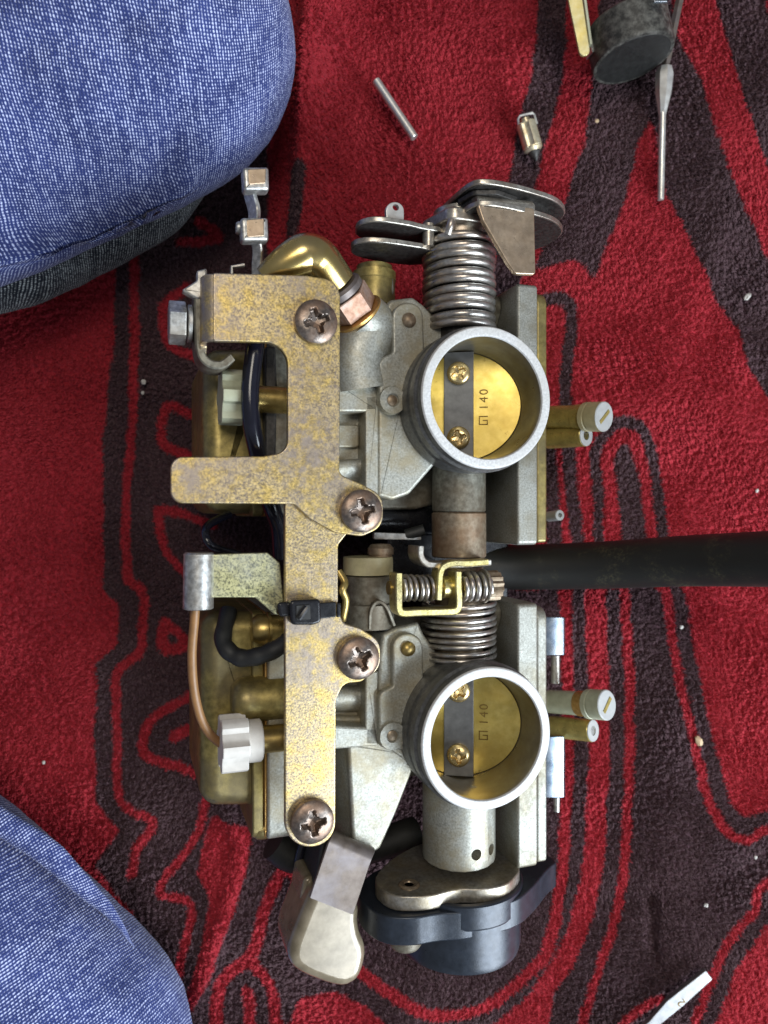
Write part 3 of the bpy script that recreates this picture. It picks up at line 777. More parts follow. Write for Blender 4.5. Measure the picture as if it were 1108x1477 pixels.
# upper carburettor
for_ = (Q3(455, 366, -52) - Q3(510, 450, -92)).normalized(); nut_c = Q3(505, 438, -84)
casting([(546, 470, 8), (562, 432, 10), (596, 428, 8), (612, 440, 6), (640, 470), (662, 560), (652, 640), (630, 668), (591, 713, 14), (566, 722, 12), (545, 716, 4)], -84, 90, 6, u, bore=True)
casting([(566, 436, 21), (610, 436, 21), (613, 500), (608, 560), (600, 594, 8), (548, 590, 10), (546, 518, 18), (567, 508, 5)], -70, 16, 4, u, 'linkage_cover', bore=True)
casting([(527, 570, 3), (546, 570, 2), (546, 722, 3), (527, 722, 3)], -84, 70, 3, u, 'pocket_wall')
casting([(486, 552, 3), (545, 556, 3), (545, 594, 3), (486, 594, 3)], -84, 70, 4, u, 'pocket_wall')
casting([(470, 590), (532, 590), (532, 740), (470, 740)], -122, 40, 3, u, 'pocket_floor')
mk('pocket_pad', MB().plate(pq([(484, 612, 4), (519, 612, 5), (519, 646, 5), (484, 646, 4)], -112), -124, -112, 4), M['cast'], carb)
mk('pocket_hump', MB().tube(smooth_path([Q3(470, 684, -124), Q3(525, 680, -124)], 6), 24, 24, sy=.6), M['cast'], carb)
mk('starter_housing', MB().tube(smooth_path([nut_c - for_ * 22, nut_c - for_ * 50, Q3(514, 520, -110), Q3(519, 562, -114)], 6), [41, 41.5, 42, 42.5, 43, 43.5, 44, 44.5, 45, 45.5, 46, 46.5, 47, 47.5, 48, 48.5, 49, 49.5, 50][:19], 40), M['cast'], carb)
mk('housing_rib', MB().plate(pq([(540, 450, 4), (556, 444, 3), (560, 505), (548, 560), (538, 560)], -86), -170, -86, 4), M['cast'], carb)
for (bx, by_, rr, c1, nm, mt) in [(567, 577, 20, -67, 'boss', 'cast'), (567, 1062, 20, -67, 'boss', 'cast')]:
    q = Q3(bx, by_, c1)
    bo = mk(nm, MB().lathe(q, CX, [(rr + 1, -12), (rr + 1, -2), (rr, 0), (10, 0), (9, -1), (8.5, -3.5), (4, -3.5), (3, -2.5), (0, -2)], 36), M[mt], carb)
    mk('pivot_pin', MB().lathe(q + CX * -3, CX, [(8, -4), (8, .2), (6, 1.4), (0, 2)], 24), M['cast_brown'], bo)
for (bx, by_) in [(590, 462), (589, 936)]:
    q = Q3(bx, by_, -70)
    mk('rivet', MB().lathe(q, CX, [(11, -4), (11, 1.5), (9, 4), (5, 6), (0, 6.6)], 28), M['cast_brown' if by_ < 600 else 'brass_old'], carb)
# lower carburettor
casting([(546, 950, 8), (552, 915, 8), (572, 905, 8), (604, 897, 4), (612, 915, 5), (640, 955), (662, 1040), (640, 1100), (616, 1112), (601, 1110, 6), (545, 1072, 2)], -84, 90, 6, l, bore=True)
casting([(566, 914, 21), (610, 914, 21), (612, 985), (606, 1040), (598, 1084, 8), (548, 1078, 6), (546, 1000, 16), (567, 990, 5)], -72, 16, 4, l, 'linkage_cover', bore=True)
casting([(527, 968, 3), (546, 968, 2), (546, 1075, 2), (527, 1075, 3)], -84, 70, 3, l, 'pocket_wall')
casting([(474, 1046, 4), (546, 1050, 2), (546, 1076), (474, 1082)], -84, 70, 4, l, 'pocket_wall')
casting([(470, 960), (532, 960), (532, 1055), (470, 1055)], -126, 40, 3, l, 'pocket_floor')
mk('pocket_hump', MB().tube(smooth_path([Q3(470, 1008, -128), Q3(522, 1008, -128)], 6), 26, 24, sy=.7), M['cast'], carb)
mk('pocket_rib', MB().tube(smooth_path([Q3(470, 1038, -118), Q3(522, 1038, -118)], 6), 6, 12), M['cast'], carb)
casting([(502, 1072, 3), (546, 1066), (588, 1084, 3), (597, 1108, 6), (572, 1172), (549, 1224, 10), (534, 1234, 10), (509, 1214)], -86, 100, 5, l, 'leg_casting')
# sloped shoulder of the leg casting
mb = MB(); A = [Q3(504, 1076, -90), Q3(510, 1214, -90), Q3(480, 1210, -150), Q3(480, 1082, -150)]
B = [p - CX * 50 for p in A]; ra, rb = mb.ring(A), mb.ring(B); mb.bridge(ra, rb); mb.f += [tuple(ra), tuple(rb[::-1])]
mk('leg_shoulder', mb, M['cast'], carb)

# ---- bracket: two pressed steel plates held by four screws
low = [(411, 716), (470, 716), (520, 760), (500, 771), (488, 786, 10), (488, 880, 12), (496, 899, 10), (520, 906, 22), (549, 925, 26), (549, 965, 26), (520, 984, 16), (496, 986, 16), (485, 1010, 14), (484, 1222, 36), (411, 1222, 36)]
lo_b = mk('lower_bracket', MB().plate(pq(low, -30, 8), -40, -30, 2.2, both=True), M['bracket'], carb)
upp = [(307, 393, 4), (440, 397, 60), (491, 404, 44), (491, 560), (490, 684, 12), (522, 698, 26), (553, 715, 27), (553, 760, 27), (522, 774, 24), (482, 768, 20), (446, 748, 14), (424, 727, 10), (246, 726, 18), (246, 659, 18), (380, 658, 20), (415, 652, 34), (415, 494, 34), (307, 492, 4)]
up_b = mk('upper_bracket', MB().plate(pq(upp, -20, 8), -29.5, -20, 2.2, both=True), M['bracket'], carb)
# turned-down left flange with a bend
a0 = Q(307, 440, -20)[0] + 1; b1 = Q(307, 394, -20)[1]; b0 = Q(307, 491, -20)[1]
bend = [Vector((a0 + 8, 0, -24.8)), Vector((a0 + 1, 0, -25.6)), Vector((a0 - 5, 0, -28.5)), Vector((a0 - 9, 0, -34)), Vector((a0 - 10.5, 0, -42)), Vector((a0 - 11, 0, -70)), Vector((a0 - 11, 0, -100))]
mk('bracket_flange', MB().strip([p + BX * (b0 + b1) / 2 for p in bend], BX * (b1 - b0), 9.4, 1.6), M['bracket'], up_b)
mk('bracket_lug', MB().plate(rp([(b0 - 16, -100, 3), (b0 + 6, -100), (b0 + 6, -44), (b0 - 4, -40, 4), (b0 - 16, -52, 5)]), a0 - 15.5, a0 - 6.3, 1.5, mapA, both=True), M['bracket'], up_b)
for i, (sx_, sy_, cz, rot, par) in enumerate([(454, 466, -20, .35, up_b), (519, 737, -20, .2, up_b), (515, 948, -30, .45, lo_b), (449, 1182, -30, .12, lo_b)]):
    p = Q3(sx_, sy_, cz)
    put('screw', me_screw, None, par, p + CX * 5, Matrix.Rotation(rot, 3, 'Z'))

# ---- cable tie round the lower bracket
tie_h = mk('cable_tie', MB().plate(pq([(418, 866, 6), (463, 864, 6), (464, 898, 7), (452, 902, 5), (420, 902, 7)], -6), -31, -6, 4), M['black_plastic'], carb)
mk('tie_window', MB().plate(pq([(427, 873, 3), (448, 872, 3), (449, 894, 3), (427, 895, 3)], -4.6), -7, -4.8, .8, seg=1), M['black_rubber'], tie_h)
mk('tie_tongue', MB().tube([Q3(431, 893, -4), Q3(437, 884, -2.6), Q3(443, 876, -4)], 3.6, 8), M['black_plastic'], tie_h)
mk('tie_end', MB().plate(pq([(400, 869, 5), (421, 868, 3), (421, 890, 3), (403, 890, 6)], -16), -34, -16, 4), M['black_plastic'], tie_h)
mk('tie_strap', MB().plate(pq([(460, 870, 1), (485, 868, 2), (485, 890, 2), (460, 893, 1)], -22), -29.5, -22, 1.5), M['black_plastic'], tie_h)
qa = Q3(486, 880, -26)
mk('tie_strap', MB().plate(rp([(qa.y - 10, -60), (qa.y + 10, -60), (qa.y + 10, -24, 2), (qa.y - 10, -24, 2)]), qa.x, qa.x + 5, 1, mapA, both=True), M['black_plastic'], tie_h)
mk('rusty_wire', MB().tube(smooth_path([Q3(488, 824, -44), Q3(497, 840, -38), Q3(494, 852, -34), Q3(499, 866, -40), Q3(494, 895, -48)], 6), 5.5, 10), M['brass_old'], carb)

# ---- float bowls with their flanges
def bowl(y0, y1, xl, by_off, nm='float_bowl'):
    c1 = -140
    o = mk(nm, MB().plate(pq([(xl, y0, 26), (392, y0, 6), (392, y1, 6), (xl, y1, 26)], c1, 8), -345, c1, 26, seg=6), M['bowl'], carb)
    return o
b_up = bowl(500, 741, 293, 0); b_lo = bowl(884, 1168, 289, 0)
for (y0, y1, par) in [(488, 745, b_up), (884, 1214, b_lo)]:
    bb1, bb0 = Q(390, y0, -115)[1], Q(390, y1, -115)[1]
    aa = Q(366, 1100, -115)[0]; ab = Q(383, 1100, -115)[0]; ac = Q(386, 1100, -115)[0]; ad = Q(424, 1100, -115)[0]
    sec = lambda top: rp([(bb0, -320, 10), (bb1, -320, 10), (bb1, top, 14), (bb0, top, 14)])
    mk('bowl_flange', MB().plate(sec(-126), aa, ab, 3, mapA, both=True), M['bowl'], carb)
    mk('gasket', MB().plate(sec(-121), ab + .2, ac, .6, mapA, both=True), M['copper_washer'], carb)
    mk('body_flange', MB().plate(sec(-114), ac + .2, ad, 4, mapA, both=True), M['cast_dark' if y0 < 600 else 'cast'], carb)
# flange bolts
for (x_, y_) in [(373, 1196), (373, 512), (373, 905)]:
    p = Q3(x_, y_, -140)
    mk('flange_bolt', MB().lathe(p, AX, [(0, -9), (9, -8), (14, -3), (15, 4), (15, 12)], 24), M['bowl'], carb)
# brass emulsion tube housing, nose to the left
p = Q3(410, 1004, -128)
q = Q(333, 1004, -128)[0]
mk('jet_housing', MB().lathe((p.x, p.y, -128), -AX, [(33, -20), (33, (p.x - q) - 24), (31, (p.x - q) - 12), (25, (p.x - q) - 4), (16, p.x - q), (0, p.x - q + 1)], 40), M['bowl'], b_lo)
# adjuster screws with white knobs
def star(n_, r0, r1, ph=0, seg=8):
    out = []
    for i in range(n_ * seg):
        t = 2 * math.pi * i / (n_ * seg); s = math.cos(n_ * t + ph)
        out.append((r0 + (r1 - r0) * (.5 + .5 * max(-1, min(1, s * 2.4)))) and ((lambda R: (R * math.cos(t), R * math.sin(t)))(r0 + (r1 - r0) * (.5 + .5 * max(-1, min(1, s * 2.2))))))
    return out
for (x0, x1, xm, x2, yc, cc, nm, rr) in [(317, 352, 352, 414, 573, -96, 'nylon_old', 37), (317, 356, 378, 412, 1073, -92, 'nylon', 37)]:
    A0 = Q(x0, yc, cc)[0]; A1 = Q(x1, yc, cc)[0]; A2 = Q(xm, yc, cc)[0]; A3 = Q(x2, yc, cc)[0]; bb = Q(x0, yc, cc)[1]
    R = px(rr, cc)
    kn = mk('adjuster_knob', MB().plate(star(6, R * .80, R * 1.0, math.pi * .9), A0, A1, 2.2, lambda x, y, h: (h, bb + x, cc + y), both=True, seg=2), M[nm], carb)
    if A2 > A1 + 2:
        mk('collar', MB().lathe((A1 - 1, bb, cc), AX, [(R * .74, 0), (R * .74, (A2 - A1) * .9), (R * .68, A2 - A1)], 36), M[nm], kn)
    mk('brass_stem', MB().lathe((A2 - 6, bb, cc), AX, [(R * .48, 0), (R * .48, A3 - A2 + 25)], 32), M['brass_old'], kn)
# slots of the lower knob's shadowed notch
# ---- vent tube behind the upper bracket
mk('vent_tube', MB().tube(smooth_path([Q3(372, 470, -62), Q3(368, 500, -58), Q3(361, 560, -54), Q3(363, 610, -56), Q3(372, 655, -66), Q3(388, 720, -90), Q3(402, 760, -120), Q3(405, 800, -150)], 8), 12.5, 24), M['black_vinyl'], carb)
mk('inner_lever', MB().plate(pq([(383, 500, 3), (398, 500, 3), (400, 560), (398, 660, 3), (383, 660, 3)], -105), -140, -105, 3), M['grimy'], carb)
mk('wire_sheath', MB().tube(smooth_path([Q3(330, 880, -150), Q3(322, 925, -120), Q3(345, 948, -100), Q3(380, 944, -82), Q3(415, 925, -70), Q3(440, 900, -66)], 14), [12.5 + .5 * math.sin(i * .7) for i in range(71)], 20), M['black_rubber'], carb)
mk('wire_loop', MB().tube(smooth_path([Q3(345, 800, -110), Q3(310, 790, -90), Q3(297, 775, -90), Q3(300, 758, -110), Q3(330, 742, -150)], 8), 6, 12), M['black_vinyl'], carb)
mk('brass_plug', MB().lathe(Q3(366, 908, -112), AX, [(0, -5), (16, -3), (22, 6), (22, 18), (25, 19), (25, 23), (20, 24), (20, 60)], 32), M['brass_old'], carb)

# ---- clip tab with rolled end and the brown wire
ct = mk('cable_clip', MB().plate(pq([(290, 800, 2), (386, 797, 3), (404, 812, 2), (412, 890, 3), (396, 886, 2), (368, 862, 4), (290, 862, 2)], -46), -56, -46, 1.8, both=True), M['bracket_green'], carb)
p0, p1 = Q3(287, 797, -52), Q3(286, 878, -52)
mk('rolled_end', MB().lathe(p1, p0 - p1, [(12, 2), (12, -.5), (18, -.5), (20, 1), (20, (p0 - p1).length - 2), (18, (p0 - p1).length), (9, (p0 - p1).length)], 36), M['galv'], ct)
mk('brown_wire', MB().tube(smooth_path([Q3(283, 850, -56), Q3(281, 890, -60), Q3(277, 945, -64), Q3(281, 1000, -72), Q3(294, 1045, -86), Q3(318, 1072, -100), Q3(345, 1078, -110)], 8), 6.2, 14), M['brown_wire'], carb)

# ---- upper left: idle cable stop with hexagon bolt
cb = -70
bp = Q3(255, 466, cb)
hexp = lambda r_, ph=0: [(r_ * math.cos(math.pi / 3 * i + ph), r_ * math.sin(math.pi / 3 * i + ph)) for i in range(6)]
L0 = Q(243, 466, cb)[0]; L1 = Q(268, 466, cb)[0]; L2 = Q(280, 466, cb)[0]; L3 = Q(308, 466, cb)[0]
hb = mk('hexagon_bolt', MB().plate(hexp(px(27, cb), .25), L0, L1, 2, lambda x, y, h: (h, bp.y + x, cb + y), both=True), M['galv'], carb)
mk('washer', MB().lathe((L1 + 1.5, bp.y, cb), AX, [(12, 0), (24, .2), (25.5, 1.5), (25.5, L2 - L1 - 5), (24, L2 - L1 - 4), (12, L2 - L1 - 4)], 36), M['galv'], hb)
mk('bolt_thread', MB().lathe((L2, bp.y, cb), AX, [(14 if k_ % 2 else 16, k_ * 1.7) for k_ in range(int((L3 - L2) / 1.7) + 3)], 28), M['brass_old'], hb)
st = smooth_path([Q3(288, 408, cb), Q3(284, 440, cb), Q3(285, 490, cb), Q3(288, 515, cb), Q3(298, 528, cb), Q3(316, 531, cb), Q3(332, 520, cb)], 7)
ls = mk('cable_stop', MB().strip(st, CX * 52, 11, 2), M['cast_dark'], carb)
mk('stop_tab', MB().plate(pq([(262, 418, 2), (284, 404, 4), (284, 390, 3), (299, 386, 3), (300, 424, 3), (286, 432, 3)], -42), -60, -42, 3, both=True), M['galv'], ls)
# ---- choke rod with two square pads
def pad(x, y, c, wd, ht, nm='lever_pad'):
    return MB().plate(pq([(x - wd, y - ht, 5), (x + wd, y - ht, 4), (x + wd + 1, y + ht, 4), (x - wd + 2, y + ht, 5)], c), c - 22, c, 5, both=True, seg=3)
cr_ = mk('choke_lever', MB().strip(smooth_path([Q3(357, 262, -60), Q3(362, 285, -72), Q3(367, 305, -78), Q3(366, 325, -70)], 6), Vector((10, 0, 20)), 7, 1.5), M['galv'], carb)
mk('lever_pad', pad(369, 257, -46, 19, 17), M['galv'], cr_)
mk('lever_pad', pad(367, 330, -46, 20, 17), M['galv'], cr_)
mk('lever_face', MB().plate(pq([(358, 244, 2), (384, 243, 2), (383, 264, 2), (359, 266, 2)], -44.6), -47, -44.6, 1), M['pulley_tab'], cr_)
mk('lever_face', MB().plate(pq([(356, 317, 2), (381, 315, 2), (381, 340, 2), (357, 342, 2)], -44.6), -47, -44.6, 1), M['pulley_tab'], cr_)
mk('lever_stem', MB().strip(smooth_path([Q3(368, 342, -60), Q3(372, 360, -70), Q3(371, 385, -80), Q3(372, 420, -84)], 6), Vector((12, 0, 10)), 7, 1.5), M['galv'], cr_)
mk('lever_nub', MB().lathe(Q3(350, 330, -62), -AX, [(9, -10), (9, 6), (7, 9), (0, 10)], 20), M['galv'], cr_)
mk('guide_tab', MB().strip([Q3(334, 400, -52), Q3(334, 386, -52), Q3(352, 383, -52)], CX * 10, 4, 1), M['galv'], carb)

# ---- gold elbow, nut and washer
eb = smooth_path([Q3(380, 402, -66), Q3(404, 387, -60), Q3(428, 374, -56), Q3(442, 369, -55), Q3(453, 371, -55), Q3(462, 378, -57), Q3(470, 388, -60), Q3(486, 410, -68)], 8)
nE = len(eb)
el = mk('elbow', MB().tube(eb, [16 + 14.5 * math.sin(math.pi / 2 * min(1, i / 22)) - 2.5 * max(0, (i - 36) / 20) for i in range(nE)], 32), M['gold'], carb)
for_ = (Q3(455, 366, -52) - Q3(510, 450, -92)).normalized()
nb_ = Q3(492, 418, -72)
mk('elbow_collar', MB().lathe(nb_, for_, [(30, -6), (33, -4), (33, 4), (29, 8)], 36), M['clip'], el)
e1 = for_.orthogonal().normalized(); e2 = for_.cross(e1)
nut_c = Q3(505, 438, -84)
mk('hexagon_nut', MB().plate(hexp(36, .2), -16, 18, 2.5, lambda x, y, h: nut_c + e1 * x + e2 * y + for_ * h, both=True), M['copper'], carb)
mk('crush_washer', MB().lathe(nut_c - for_ * 19, for_, [(38, -3), (41, -2), (41, 2), (38, 3)], 40), M['copper_washer'], carb)
# drain fitting behind
p = Q3(540, 416, -150)
df = mk('drain_fitting', MB().lathe(p, BX, [(33, -30), (33, 10), (34, 11), (34, 24), (28, 26), (28, 34), (20, 37), (0, 37)], 36), M['bowl'], carb)
mk('fitting_cap', MB().plate(pq([(538, 392, 6), (568, 392, 8), (570, 424, 8), (548, 440, 4)], -124), -160, -124, 5), M['cast_dark'], df)

# ---- throttle shaft, springs
shaft = lambda b: Vector((0, b, SH))
yb1 = Q(662, 472, -95)[1]; yb2 = Q(662, 333, -60)[1]
rs = mk('return_spring', MB().coil(shaft(yb1 - 12), BX, yb2 - yb1 + 12, 51.5, 6.3, 11.4, 44, 12, .8), M['spring'], carb, wn=False)
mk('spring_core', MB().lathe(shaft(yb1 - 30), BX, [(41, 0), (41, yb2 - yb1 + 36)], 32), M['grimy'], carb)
mk('spring_hook', MB().tube(smooth_path([shaft(yb2 - 8) + Vector((-38, 0, 42)), shaft(yb2 + 4) + Vector((-36, 0, 48)), shaft(yb2 + 20) + Vector((-30, 0, 44)), shaft(yb2 + 34) + Vector((-22, 0, 30))], 6), 6.3, 12), M['spring'], rs)
# pulley: two cheek plates, a hub and the bent stop tab
def cheek(poly, bA, th, nm, mat):
    o = mk(nm, MB().plate(soft(poly), bA - th, bA, 1.6, mapB, both=True), M[mat], carb)
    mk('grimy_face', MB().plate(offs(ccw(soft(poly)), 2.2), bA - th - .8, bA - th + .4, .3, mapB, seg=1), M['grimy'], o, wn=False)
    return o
ch = [(-22, -150, 30), (10, -185, 0), (70, -196, 40), (150, -176, 0), (176, -120, 50), (172, -60, 60), (130, -22, 80), (60, -6, 0), (12, -2, 40), (-14, -8, 14), (-22, -30, 0), (-24, -100, 30)]
cheek(ch, yb2 + 58, 8, 'pulley_cheek', 'pulley')
cheek([(x * .97 + 4, y - 6, r_) for x, y, r_ in ch], yb2 + 30, 8, 'pulley_cheek', 'pulley')
mk('pulley_groove', MB().plate(soft([(x * .86 + 6, y * .9 - 20) for x, y, r_ in ch]), yb2 + 22, yb2 + 50, .5, mapB), M['grimy'], carb)
mk('pulley_hub', MB().lathe(shaft(yb2 - 4), BX, [(40, 0), (46, 2), (46, 24), (40, 26), (40, 48)], 36), M['pulley'], carb)
mk('hub_collar', MB().plate(rp([(-62, -130, 20), (30, -130, 30), (42, -60, 20), (10, -42, 12), (-40, -44, 18)], 6), yb2 + 10, yb2 + 30, 4, mapB, both=True), M['pulley'], carb)
tb = [Vector((0, yb2 + 62, -24)), Vector((0, yb2 + 50, -8)), Vector((0, yb2 + 38, -4))]
# tab: pressed trapezium standing over the pulley, folded at the top
tp = pq([(688, 291, 5), (771, 300, 4), (773, 396, 4), (744, 395, 6), (733, 380), (697, 318, 6)], -14)
tabo = mk('stop_tab', MB().plate(tp, -23, -14, 2, both=True), M['pulley_tab'], carb)
f0, f1 = Q3(688, 291, -18), Q3(771, 299, -18)
fm = (f0 + f1) / 2
mk('tab_fold', MB().strip([fm + Vector((0, -8, -1)), fm + Vector((0, 1, -1)), fm + Vector((0, 6, -5)), fm + Vector((0, 8, -14)), fm + Vector((0, 8, -40))], f1 - f0, 9, 1.6), M['pulley'], tabo)
mk('tab_web', MB().plate(rp([(-20, -60), (60, -60), (60, -22), (20, -10, 12), (-12, -22, 10)]), yb2 + 40, yb2 + 48, 1.5, mapB, both=True), M['grimy'], tabo)
# cable lever on the left: two plates and a tab with a hole
lv = [(-160, -150, 24), (-40, -160), (-30, -80, 8), (-150, -72, 26), (-178, -100, 20)]
bl = Q(560, 345, -80)[1]
cheek(lv, bl, 8, 'lever_plate', 'pulley')
cheek([(-158, -140, 24), (-40, -150), (-30, -72, 6), (-75, -70, 5), (-95, -64, 8), (-150, -62, 20), (-172, -90, 18)], bl + 26, 8, 'lever_plate', 'pulley')
mk('lever_pin', MB().lathe((-60, bl - 4, -80), BX, [(9, 0), (9, 34)], 16), M['pulley'], carb)
mk('lever_pin', MB().tube([Vector((-42, bl - 4, -78)), Vector((-15, bl - 6, -74))], 7, 12), M['pulley'], carb)
tab = mk('hole_tab', MB().plate(pq([(558, 322), (556, 291, 13), (583, 291, 13), (583, 322)], -72), -80, -72, 1.5, both=True), M['steel'], carb)
q = Q3(571, 299, -72); cut(tab, MB().lathe(q, CX, [(5, -20), (5, 20)], 16))
# centre: bosses between the two carburettors
def cyl(v0, v1, r_, mat, nm, par=None, c_=SH + 40, n=48, ch_=2):
    B0 = Q(662, v1, c_)[1]; B1 = Q(662, v0, c_)[1]
    return mk(nm, MB().lathe(shaft(B0), BX, [(r_ - ch_, 0), (r_, ch_), (r_, B1 - B0 - ch_), (r_ - ch_, B1 - B0)], n), M[mat], par or carb, sharp=38 if n > 30 else 14)
cyl(660, 738, 42, 'cast_dark', 'shaft_boss')
cyl(739, 806, 42.5, 'cast_brown', 'shaft_sleeve')
# cast lettering scar on the boss
yl1 = Q(662, 955, -70)[1]; yl2 = Q(662, 868, -60)[1]
mk('return_spring', MB().coil(shaft(yl1), BX, yl2 - yl1, 55, 3.9, 9.3, 44, 10, 2.2), M['spring'], carb, wn=False)
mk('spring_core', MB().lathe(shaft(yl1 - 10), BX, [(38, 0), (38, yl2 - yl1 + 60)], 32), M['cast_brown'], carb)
# synchronising linkage
cL = -34
def hstrip(pts, c, wd, th, nm, mat, par=carb, n=5, bev=1.5):
    return mk(nm, MB().strip(smooth_path([Q3(x, y, c) for x, y in pts], n), CX * wd, th, bev), M[mat], par)
lk = hstrip([(600, 787), (600, 800), (606, 810), (620, 814), (660, 813), (699, 810)], -52, 44, 9, 'sync_lever', 'pulley')
hstrip([(699, 810), (672, 812), (650, 812), (636, 817), (631, 828), (630, 845), (629, 864)], cL, 26, 9, 'sync_finger', 'yellow_clip')
hstrip([(571, 826), (571, 860), (572, 878), (578, 883), (600, 882), (640, 881), (653, 879), (657, 870), (656, 845), (656, 824)], cL, 30, 10, 'sync_yoke', 'yellow_clip', n=4)
def acoil(x0, x1, y, c, R, wr, turns, nm, mat='spring'):
    A = Q3(x0, y, c); B = Q3(x1, y, c)
    mk(nm, MB().coil(A, B - A, (B - A).length, R, wr, turns, 32, 10), M[mat], carb, wn=False)
acoil(578, 628, 848, cL - 12, 17, 3.2, 6.2, 'sync_spring')
acoil(664, 702, 846, cL - 12, 19, 4.2, 4.2, 'sync_spring')
A = Q3(560, 848, cL - 12); B = Q3(704, 846, cL - 12)
mk('sync_screw', MB().tube([A, B], 10, 20), M['brass_old'], carb)
mk('sync_nut', MB().lathe(Q3(636, 847, cL - 12), AX, [(16, 0), (17, 1), (17, 12), (16, 13)], 10), M['yellow_clip'], carb)
kn = star(14, 20, 23, 0, 4)
p = Q3(700, 845, cL - 12)
mk('sync_knob', MB().plate(kn, 0, 22, 2.5, lambda x, y, h: p + AX * h + BX * x + CX * y, both=True), M['cast_brown'], carb)
mk('sync_washer', MB().lathe(p - AX * 5, AX, [(8, 0), (25, .3), (26, 2), (25, 4), (8, 4)], 32), M['pulley'], carb)

# ---- fuel joint and dark hardware between the carburettors
p = Q3(531, 870, -120)
fj = mk('fuel_joint', MB().lathe(p, BX, [(40, -36), (40, 0), (36, 2), (36, 42), (33, 44)], 40), M['cast_dark'], carb)
mk('joint_band', MB().lathe(p + BX * 44, BX, [(30, 0), (38, 1), (38.5, 14), (38, 27), (30, 28)], 40), M['cream'], fj)
mk('joint_cap', MB().lathe(Q3(549, 800, -112), BX, [(18, -14), (18, 0), (20, 1), (20, 10), (15, 16), (0, 17)], 24), M['cast_brown'], fj)
mk('cross_pipe', MB().tube([Q3(505, 745, -190), Q3(640, 748, -190)], 26, 20), M['black_plastic'], carb)
mk('cross_link', MB().plate(pq([(540, 768, 2), (608, 770, 2), (608, 779, 2), (540, 778, 2)], -120), -128, -120, 1), M['galv'], carb)
mk('hose_stub', MB().tube([Q3(585, 772, -128), Q3(612, 764, -118)], 9, 14), M['black_rubber'], carb)
mk('lower_rib', MB().plate(pq([(490, 880, 2), (535, 878, 2), (535, 886), (490, 888)], -110), -160, -110, 2), M['cast_dark'], carb)
mk('lower_rib', MB().plate(pq([(490, 896, 2), (530, 893, 2), (530, 901), (490, 905)], -112), -160, -112, 2), M['cast_dark'], carb)
mk('link_pipe', MB().tube(smooth_path([Q3(538, 868, -96), Q3(545, 885, -96), Q3(556, 905, -100)], 6), 11, 16), M['black_rubber'], carb)
mk('pipe_shield', MB().strip(smooth_path([Q3(528, 905, -100), Q3(530, 878, -96), Q3(540, 866, -94), Q3(552, 874, -96), Q3(563, 900, -100)], 6), CX * 40, 5, 1), M['cast_dark'], carb)
mk('coupling_block', MB().plate(pq([(560, 770, 4), (735, 765, 4), (735, 870, 4), (560, 862, 4)], -200), -300, -200, 6), M['black_plastic'], carb)

# ---- cover flanges on the right
for (y0, y1, by_) in [(410, 786, 165), (870, 1251, -327)]:
    B1 = Q(770, y0, -42)[1]; B0 = Q(770, y1, -42)[1]
    fl = mk('cover_flange', MB().plate(rp([(B0, -250, 12), (B1, -250, 12), (B1, -42, 7), (B0, -42, 7)]), 72, 107, 4, mapA, both=True), M['flange'], carb); cut(fl, bore_cutter(by_))
    mk('cover', MB().plate(rp([(B0 + 3, -246, 12), (B1 - 8, -246, 12), (B1 - 8, -46, 20), (B0 + 3, -46, 5)]), 107.5, 126, 4, mapA, both=True), M['bowl' if y0 < 600 else 'flange'], fl)
    # chamber wall between the barrel and the flange
    mk('chamber_wall', MB().plate(rp([(by_ - 150, -250, 20), (by_ + 150, -250, 20), (by_ + 150, -158, 30), (by_ - 150, -158, 30)]), 20, 71, 8, mapA), M['cast_dark'], carb)
    mk('flange_rib', MB().plate(rp([(B1 - 60, -250, 20), (B1 - 2, -250, 20), (B1 - 2, -80, 20), (B1 - 60, -110, 20)]), 60, 71.8, 3, mapA), M['cast_dark'], carb)

# ---- nipples on the right, pointing up and outwards
def nip(p0, p1, prof, mat, nm, par=carb, n=32):
    d = (p1 - p0); L = d.length
    return mk(nm, MB().lathe(p0, d, [(r_, h * L) for r_, h in prof], n), M[mat], par)
for dy, (xo, yo) in ((0, (0, 0)), (1, (4, 416))):
    A = LW(790 + xo, 602 + yo - (6 if dy else 0), 105); B = LW(872 + xo, 600 + yo + 1, 196)
    n1_ = nip(A, B, [(20, 0), (20, .70)], 'nip_gold' if not dy else 'nylon_old', 'vacuum_nipple')
    nip(A, B, [(20.5, .52), (21, .53), (21, .70)], 'copper_washer' if dy else 'nip_gold', 'nipple_ring', n1_)
    cp = nip(A, B, [(21, .68), (24.5, .69), (24.5, .76), (23.5, .765), (23.5, .79), (24.5, .80), (24.5, .985)], 'cream' if not dy else 'nylon_old', 'nipple_cap', n1_)
    ef = nip(A, B, [(24.2, .98), (24.4, .99), (23, 1.0), (0, 1.0)], 'white', 'cap_end', n1_)
    d = (B - A).normalized(); s1 = d.orthogonal().normalized(); s2 = d.cross(s1)
    mk('cap_slot', MB().box(B + d * .3, s1 * 30, s2 * 6, d * 2, .5), M['nip_gold'], n1_)
    A = LW(792 + xo, 632 + yo, 100); B = LW(846 + xo + (6 if dy else 0), 628 + yo + (10 if dy else 0), 158)
    n2_ = nip(A, B, [(18.5, 0), (18.5, .97), (17.5, .985)], 'nip_gold', 'vacuum_nipple')
    nip(A, B, [(18, .985), (17.6, 1.0), (8, 1.0), (7.5, .9), (0, .9)], 'white', 'nipple_end', n2_)
    nip(A, B, [(7.4, .90), (0, .905)], 'hole', 'nipple_hole', n2_, 16)  # dark disc standing in for the shade down the bore
A = LW(792, 745, 120); B = LW(808, 743, 150)
nip(A, B, [(9, 0), (9, .97), (8, 1), (4, 1), (4, .8), (0, .8)], 'white', 'small_nipple')
